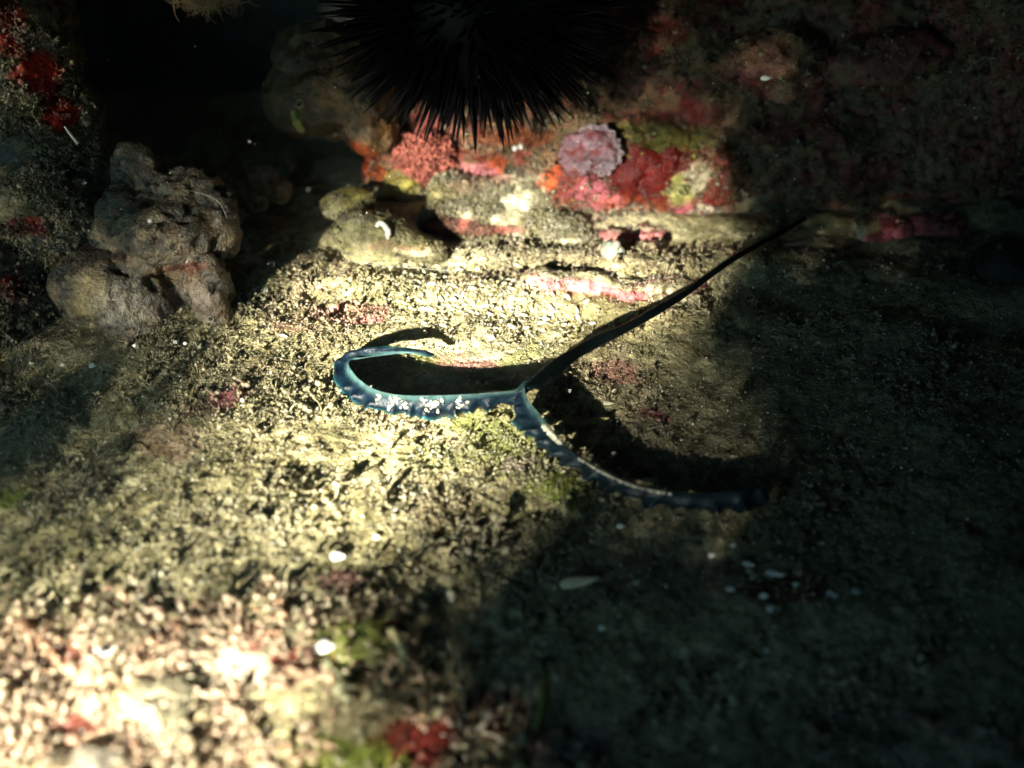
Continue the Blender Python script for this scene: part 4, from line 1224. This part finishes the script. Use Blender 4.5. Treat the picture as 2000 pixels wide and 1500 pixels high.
def turf_col(P):
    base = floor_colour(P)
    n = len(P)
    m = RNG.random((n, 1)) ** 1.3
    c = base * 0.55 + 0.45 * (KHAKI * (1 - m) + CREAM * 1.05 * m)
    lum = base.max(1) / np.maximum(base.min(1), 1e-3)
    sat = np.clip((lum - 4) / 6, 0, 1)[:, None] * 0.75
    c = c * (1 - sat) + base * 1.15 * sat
    r = sstep(.0, .35, fbm(P, 1.9, 4, 540))[:, None] * .5 * RNG.random((n, 1))
    c = c * (1 - r) + np.array([.36, .20, .15]) * r
    g = sstep(.05, .4, fbm(P, 2.6, 4, 550))[:, None] * .5 * RNG.random((n, 1))
    c = c * (1 - g) + np.array([.22, .22, .06]) * g
    near = sstep(3.3, 2.2, P[:, 1])[:, None] * (RNG.random((n, 1)) < .3)
    o = np.where(RNG.random((n, 1)) < .5, np.array([[.60, .34, .24]]), np.array([[.75, .64, .52]]))
    c = c * (1 - .7 * near) + o * .7 * near
    return np.clip(c * RNG.uniform(0.6, 1.15, (n, 1)), 0, .85)

def logsize(n, med, sig, lo, hi):
    return np.clip(med * np.exp(RNG.normal(0, sig, n)), lo, hi)

sets = []
for tm, n, med, lo, hi, jit, sink in ((GRAN, 260000, .0072, .004, .030, .5, 0), (STR, 170000, .014, .008, .06, .8, .2), (CURL, 80000, .013, .012, .06, .6, .15), (TUFT, 18000, .026, .014, .085, .35, .15)):
    P, N = floor_pts(n, wfun=turf_density)
    big = (1 + .6 * sstep(3.3, 2.2, P[:, 1])) * (1 + .7 * np.clip(fbm(P, 2.4, 3, 570), -.5, 1))
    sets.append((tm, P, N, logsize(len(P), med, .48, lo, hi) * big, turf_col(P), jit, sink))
P, N = floor_pts(12000, (-2.2, -.2, 1.8, 3.2), lambda P, x, y: sstep(900, 500, x) * sstep(1120, 1300, y) * sstep(-.1, .3, fbm(P, 4, 3, 560)))
pale = np.array([.68, .55, .40]) * (1 - .35 * RNG.random((len(P), 1)) ** 2 * np.array([.2, .9, 1.2])) * RNG.uniform(.7, 1, (len(P), 1))
keep_ = RNG.random(len(P)) > np.clip((floor_colour(P).max(1) / floor_colour(P).min(1) - 5) / 6, 0, .95)
P, N, pale = P[keep_], N[keep_], pale[keep_]
h = len(P) // 3
sets.append((GRAN, P[:h], N[:h], logsize(h, .015, .6, .007, .05), pale[:h], .4, .22))
sets.append((TUFT + CURL, P[h:], N[h:], logsize(len(P) - h, .05, .4, .03, .09), pale[h:], .6, .3))
P, N = floor_pts(5200, (-2.9, 2.9, 1.9, 6.1))
sets.append((GRAN, P + [0, 0, .012], N, logsize(len(P), .0065, .35, .004, .014), np.tile(WHITE, (len(P), 1)) * RNG.uniform(.5, 1, (len(P), 1)), .5, 0))
sown('algal_turf', sets, M_TINT, 'short beady calcareous turf covering the rock floor', 'algal turf')

# turf and grains on the boulder and the left rock
def surf_turf(key, n, colfun, name, label, s0=0.02, s1=0.05, thr=-0.1):
    V, Nn = SURF[key] if isinstance(key, str) else key
    x, y = to_px(V)
    face = ((CP - V) * Nn).sum(1) > -0.05
    cb = colfun(V); sat = np.clip((cb.max(1) / np.maximum(cb.min(1), 1e-4) - 9) / 10, 0, 1)
    face &= RNG.random(len(V)) > sat * (.55 if key == 'wall' else .9)
    ok = np.where((x > -60) & (x < 2060) & (y > -60) & (y < 1580) & face & (fbm(V, 6, 3, 520) > thr))[0]
    ix = RNG.choice(ok, n)
    P = V[ix] + RNG.normal(0, 0.006, (n, 3))
    C = colfun(P)
    m = RNG.random((n, 1)) ** 1.8
    C = (C * 0.7 + 0.3 * (OLIVE * (1 - m) + CREAM * m)) * RNG.uniform(.7, 1.2, (n, 1))
    if key == 'wall':                     # crust knobs of many kinds
        pal = np.array([CREAM * .8, CREAM, FRED, FRED * .6, ORANGE, LILAC, PINK, KHAKI, YELLOW * .6, DARK])
        pick = (RNG.random(n) < .42)[:, None]
        C = np.where(pick, pal[RNG.integers(0, len(pal), n)] * RNG.uniform(.5, 1.1, (n, 1)), C)
    k = n // 2; h = k + n // 4
    sown(name, [(GRAN, P[:k], Nn[ix][:k], logsize(k, s0, .5, s0 * .5, s1), C[:k], .5, 0),
                (STR, P[k:h], Nn[ix][k:h], logsize(h - k, s0 * 1.5, .4, s0, s1 * 1.2), C[k:h], .6, .15),
                (TUFT, P[h:], Nn[ix][h:], logsize(n - h, s0 * 2, .4, s0, s1 * 1.4), C[h:], .5, .15)], M_TINT, label, 'algal turf')

surf_turf('wall', 30000, wall_col, 'boulder_turf', 'grains, crust knobs and turf growing over the boulder', .011, .035, -.25)
surf_turf('silt', 14000, silt_col, 'silt_turf', 'fine beige turf on the silted ledge below the urchin', .010, .03, -.3)
surf_turf('left', 12000, lambda V: paint(V, rock_base(V, OLIVE, KHAKI * 0.8, SAND * 0.6, 351, 7), LEFT_PATCH, 12, 26), 'rock_turf', 'dim tufted turf on the dark left rock', .014, .045, thr=-0.05)


def host_turf(host, n, name, label, c1, c2, s0=.008, s1=.022, thr=-.3):
    o = bpy.data.objects[host]
    M = np.array(o.matrix_world)
    W = co(o.data) @ M[:3, :3].T + M[:3, 3]
    Nw = nor(o.data) @ M[:3, :3].T
    surf_turf((W, Nw), n, lambda V: rock_base(V, c1, c2, OLIVE, 990, 9), name, label, s0, s1, thr)
host_turf('cobble', 500, 'cobble_turf', 'grains and thin turf on the olive cobble', OLIVE * 1.4, KHAKI)
host_turf('flat_cobble', 260, 'stone_turf', 'grains and thin turf on the small yellowish stone', OLIVE * 1.4, KHAKI)
host_turf('beige_slab', 1500, 'slab_turf', 'thin beige turf on the flat slab', KHAKI, SAND * .8)
host_turf('lobed_sponge', 900, 'sponge_grains', 'scattered silt grains on the lobed sponge', GREYB, SAND * .6, .006, .012, .0)
host_turf('knobbly_sponge', 900, 'sponge_grains', 'silt grains on the tan lumpy sponge', SAND, CREAM, .010, .022, -.1)
host_turf('coralline_ledge', 1300, 'ledge_grains', 'grains on the pink crusted ledge', PINK * .9, CREAM, .007, .02, -.1)
host_turf('pink_stone', 500, 'stone_grains', 'grains on the pink crusted stone', PINK * .8, CREAM * .8, .007, .02, -.1)
host_turf('rosy_stone', 900, 'stone_grains', 'grains on the rose red stone', ROSE, KHAKI, .008, .02, -.1)
host_turf('brown_sponge', 500, 'sponge_grains', 'silt grains on the brown sponge', BROWN, KHAKI, .006, .014, .1)

surf_turf((co(bpy.data.objects['leafy_alga'].children[0].data) + np.array(bpy.data.objects['leafy_alga'].location), nor(bpy.data.objects['leafy_alga'].children[0].data)), 700,
          lambda V: rock_base(V, CRIM * 1.5, SAND * .8, LILAC, 997, 12), 'alga_grains', 'crimson and beige grains on the lilac alga', .007, .022, -.05)

# specks adrift in the water
parts = []
n = 150
P = np.column_stack([RNG.uniform(-2.2, 2.2, n), RNG.uniform(3.2, 6.0, n), RNG.uniform(.15, 1.3, n)])
P[:, 2] += floor_h(P)
V0, F0 = ICO[1]
rr = RNG.uniform(.0022, .0052, n)
me = mesh_np('drifting_specks', (V0[None] * rr[:, None, None] + P[:, None]).reshape(-1, 3), (F0[None] + (np.arange(n) * len(V0))[:, None, None]).reshape(-1, 3), WHITE)
tag(link('drifting_specks', me, M_SHELL), 'tiny pale specks drifting in the water', 'specks', kind='stuff')

# ------------------------------------------------------------------ the water itself
hb = np.array([(x, y, z) for x in (-17, 17) for y in (-13, 21) for z in (-1.6, 9.5)], float)
haze = link('haze', mesh_np('haze', hb, [(0, 1, 3, 2), (4, 6, 7, 5), (0, 4, 5, 1), (2, 3, 7, 6), (0, 2, 6, 4), (1, 5, 7, 3)], smooth=False), None)
mh = bpy.data.materials.new('haze')
mh.use_nodes = True
th_ = mh.node_tree
th_.nodes.remove(th_.nodes['Principled BSDF'])
pv = th_.nodes.new('ShaderNodeVolumePrincipled')
pv.inputs['Color'].default_value = (0.45, 0.85, 1.0, 1)
pv.inputs['Density'].default_value = 0.0012
th_.links.new(pv.outputs[0], th_.nodes['Material Output'].inputs['Volume'])
haze.data.materials.append(mh)
tag(haze, 'faint blue green veil of the sea water', 'water haze', kind='stuff')
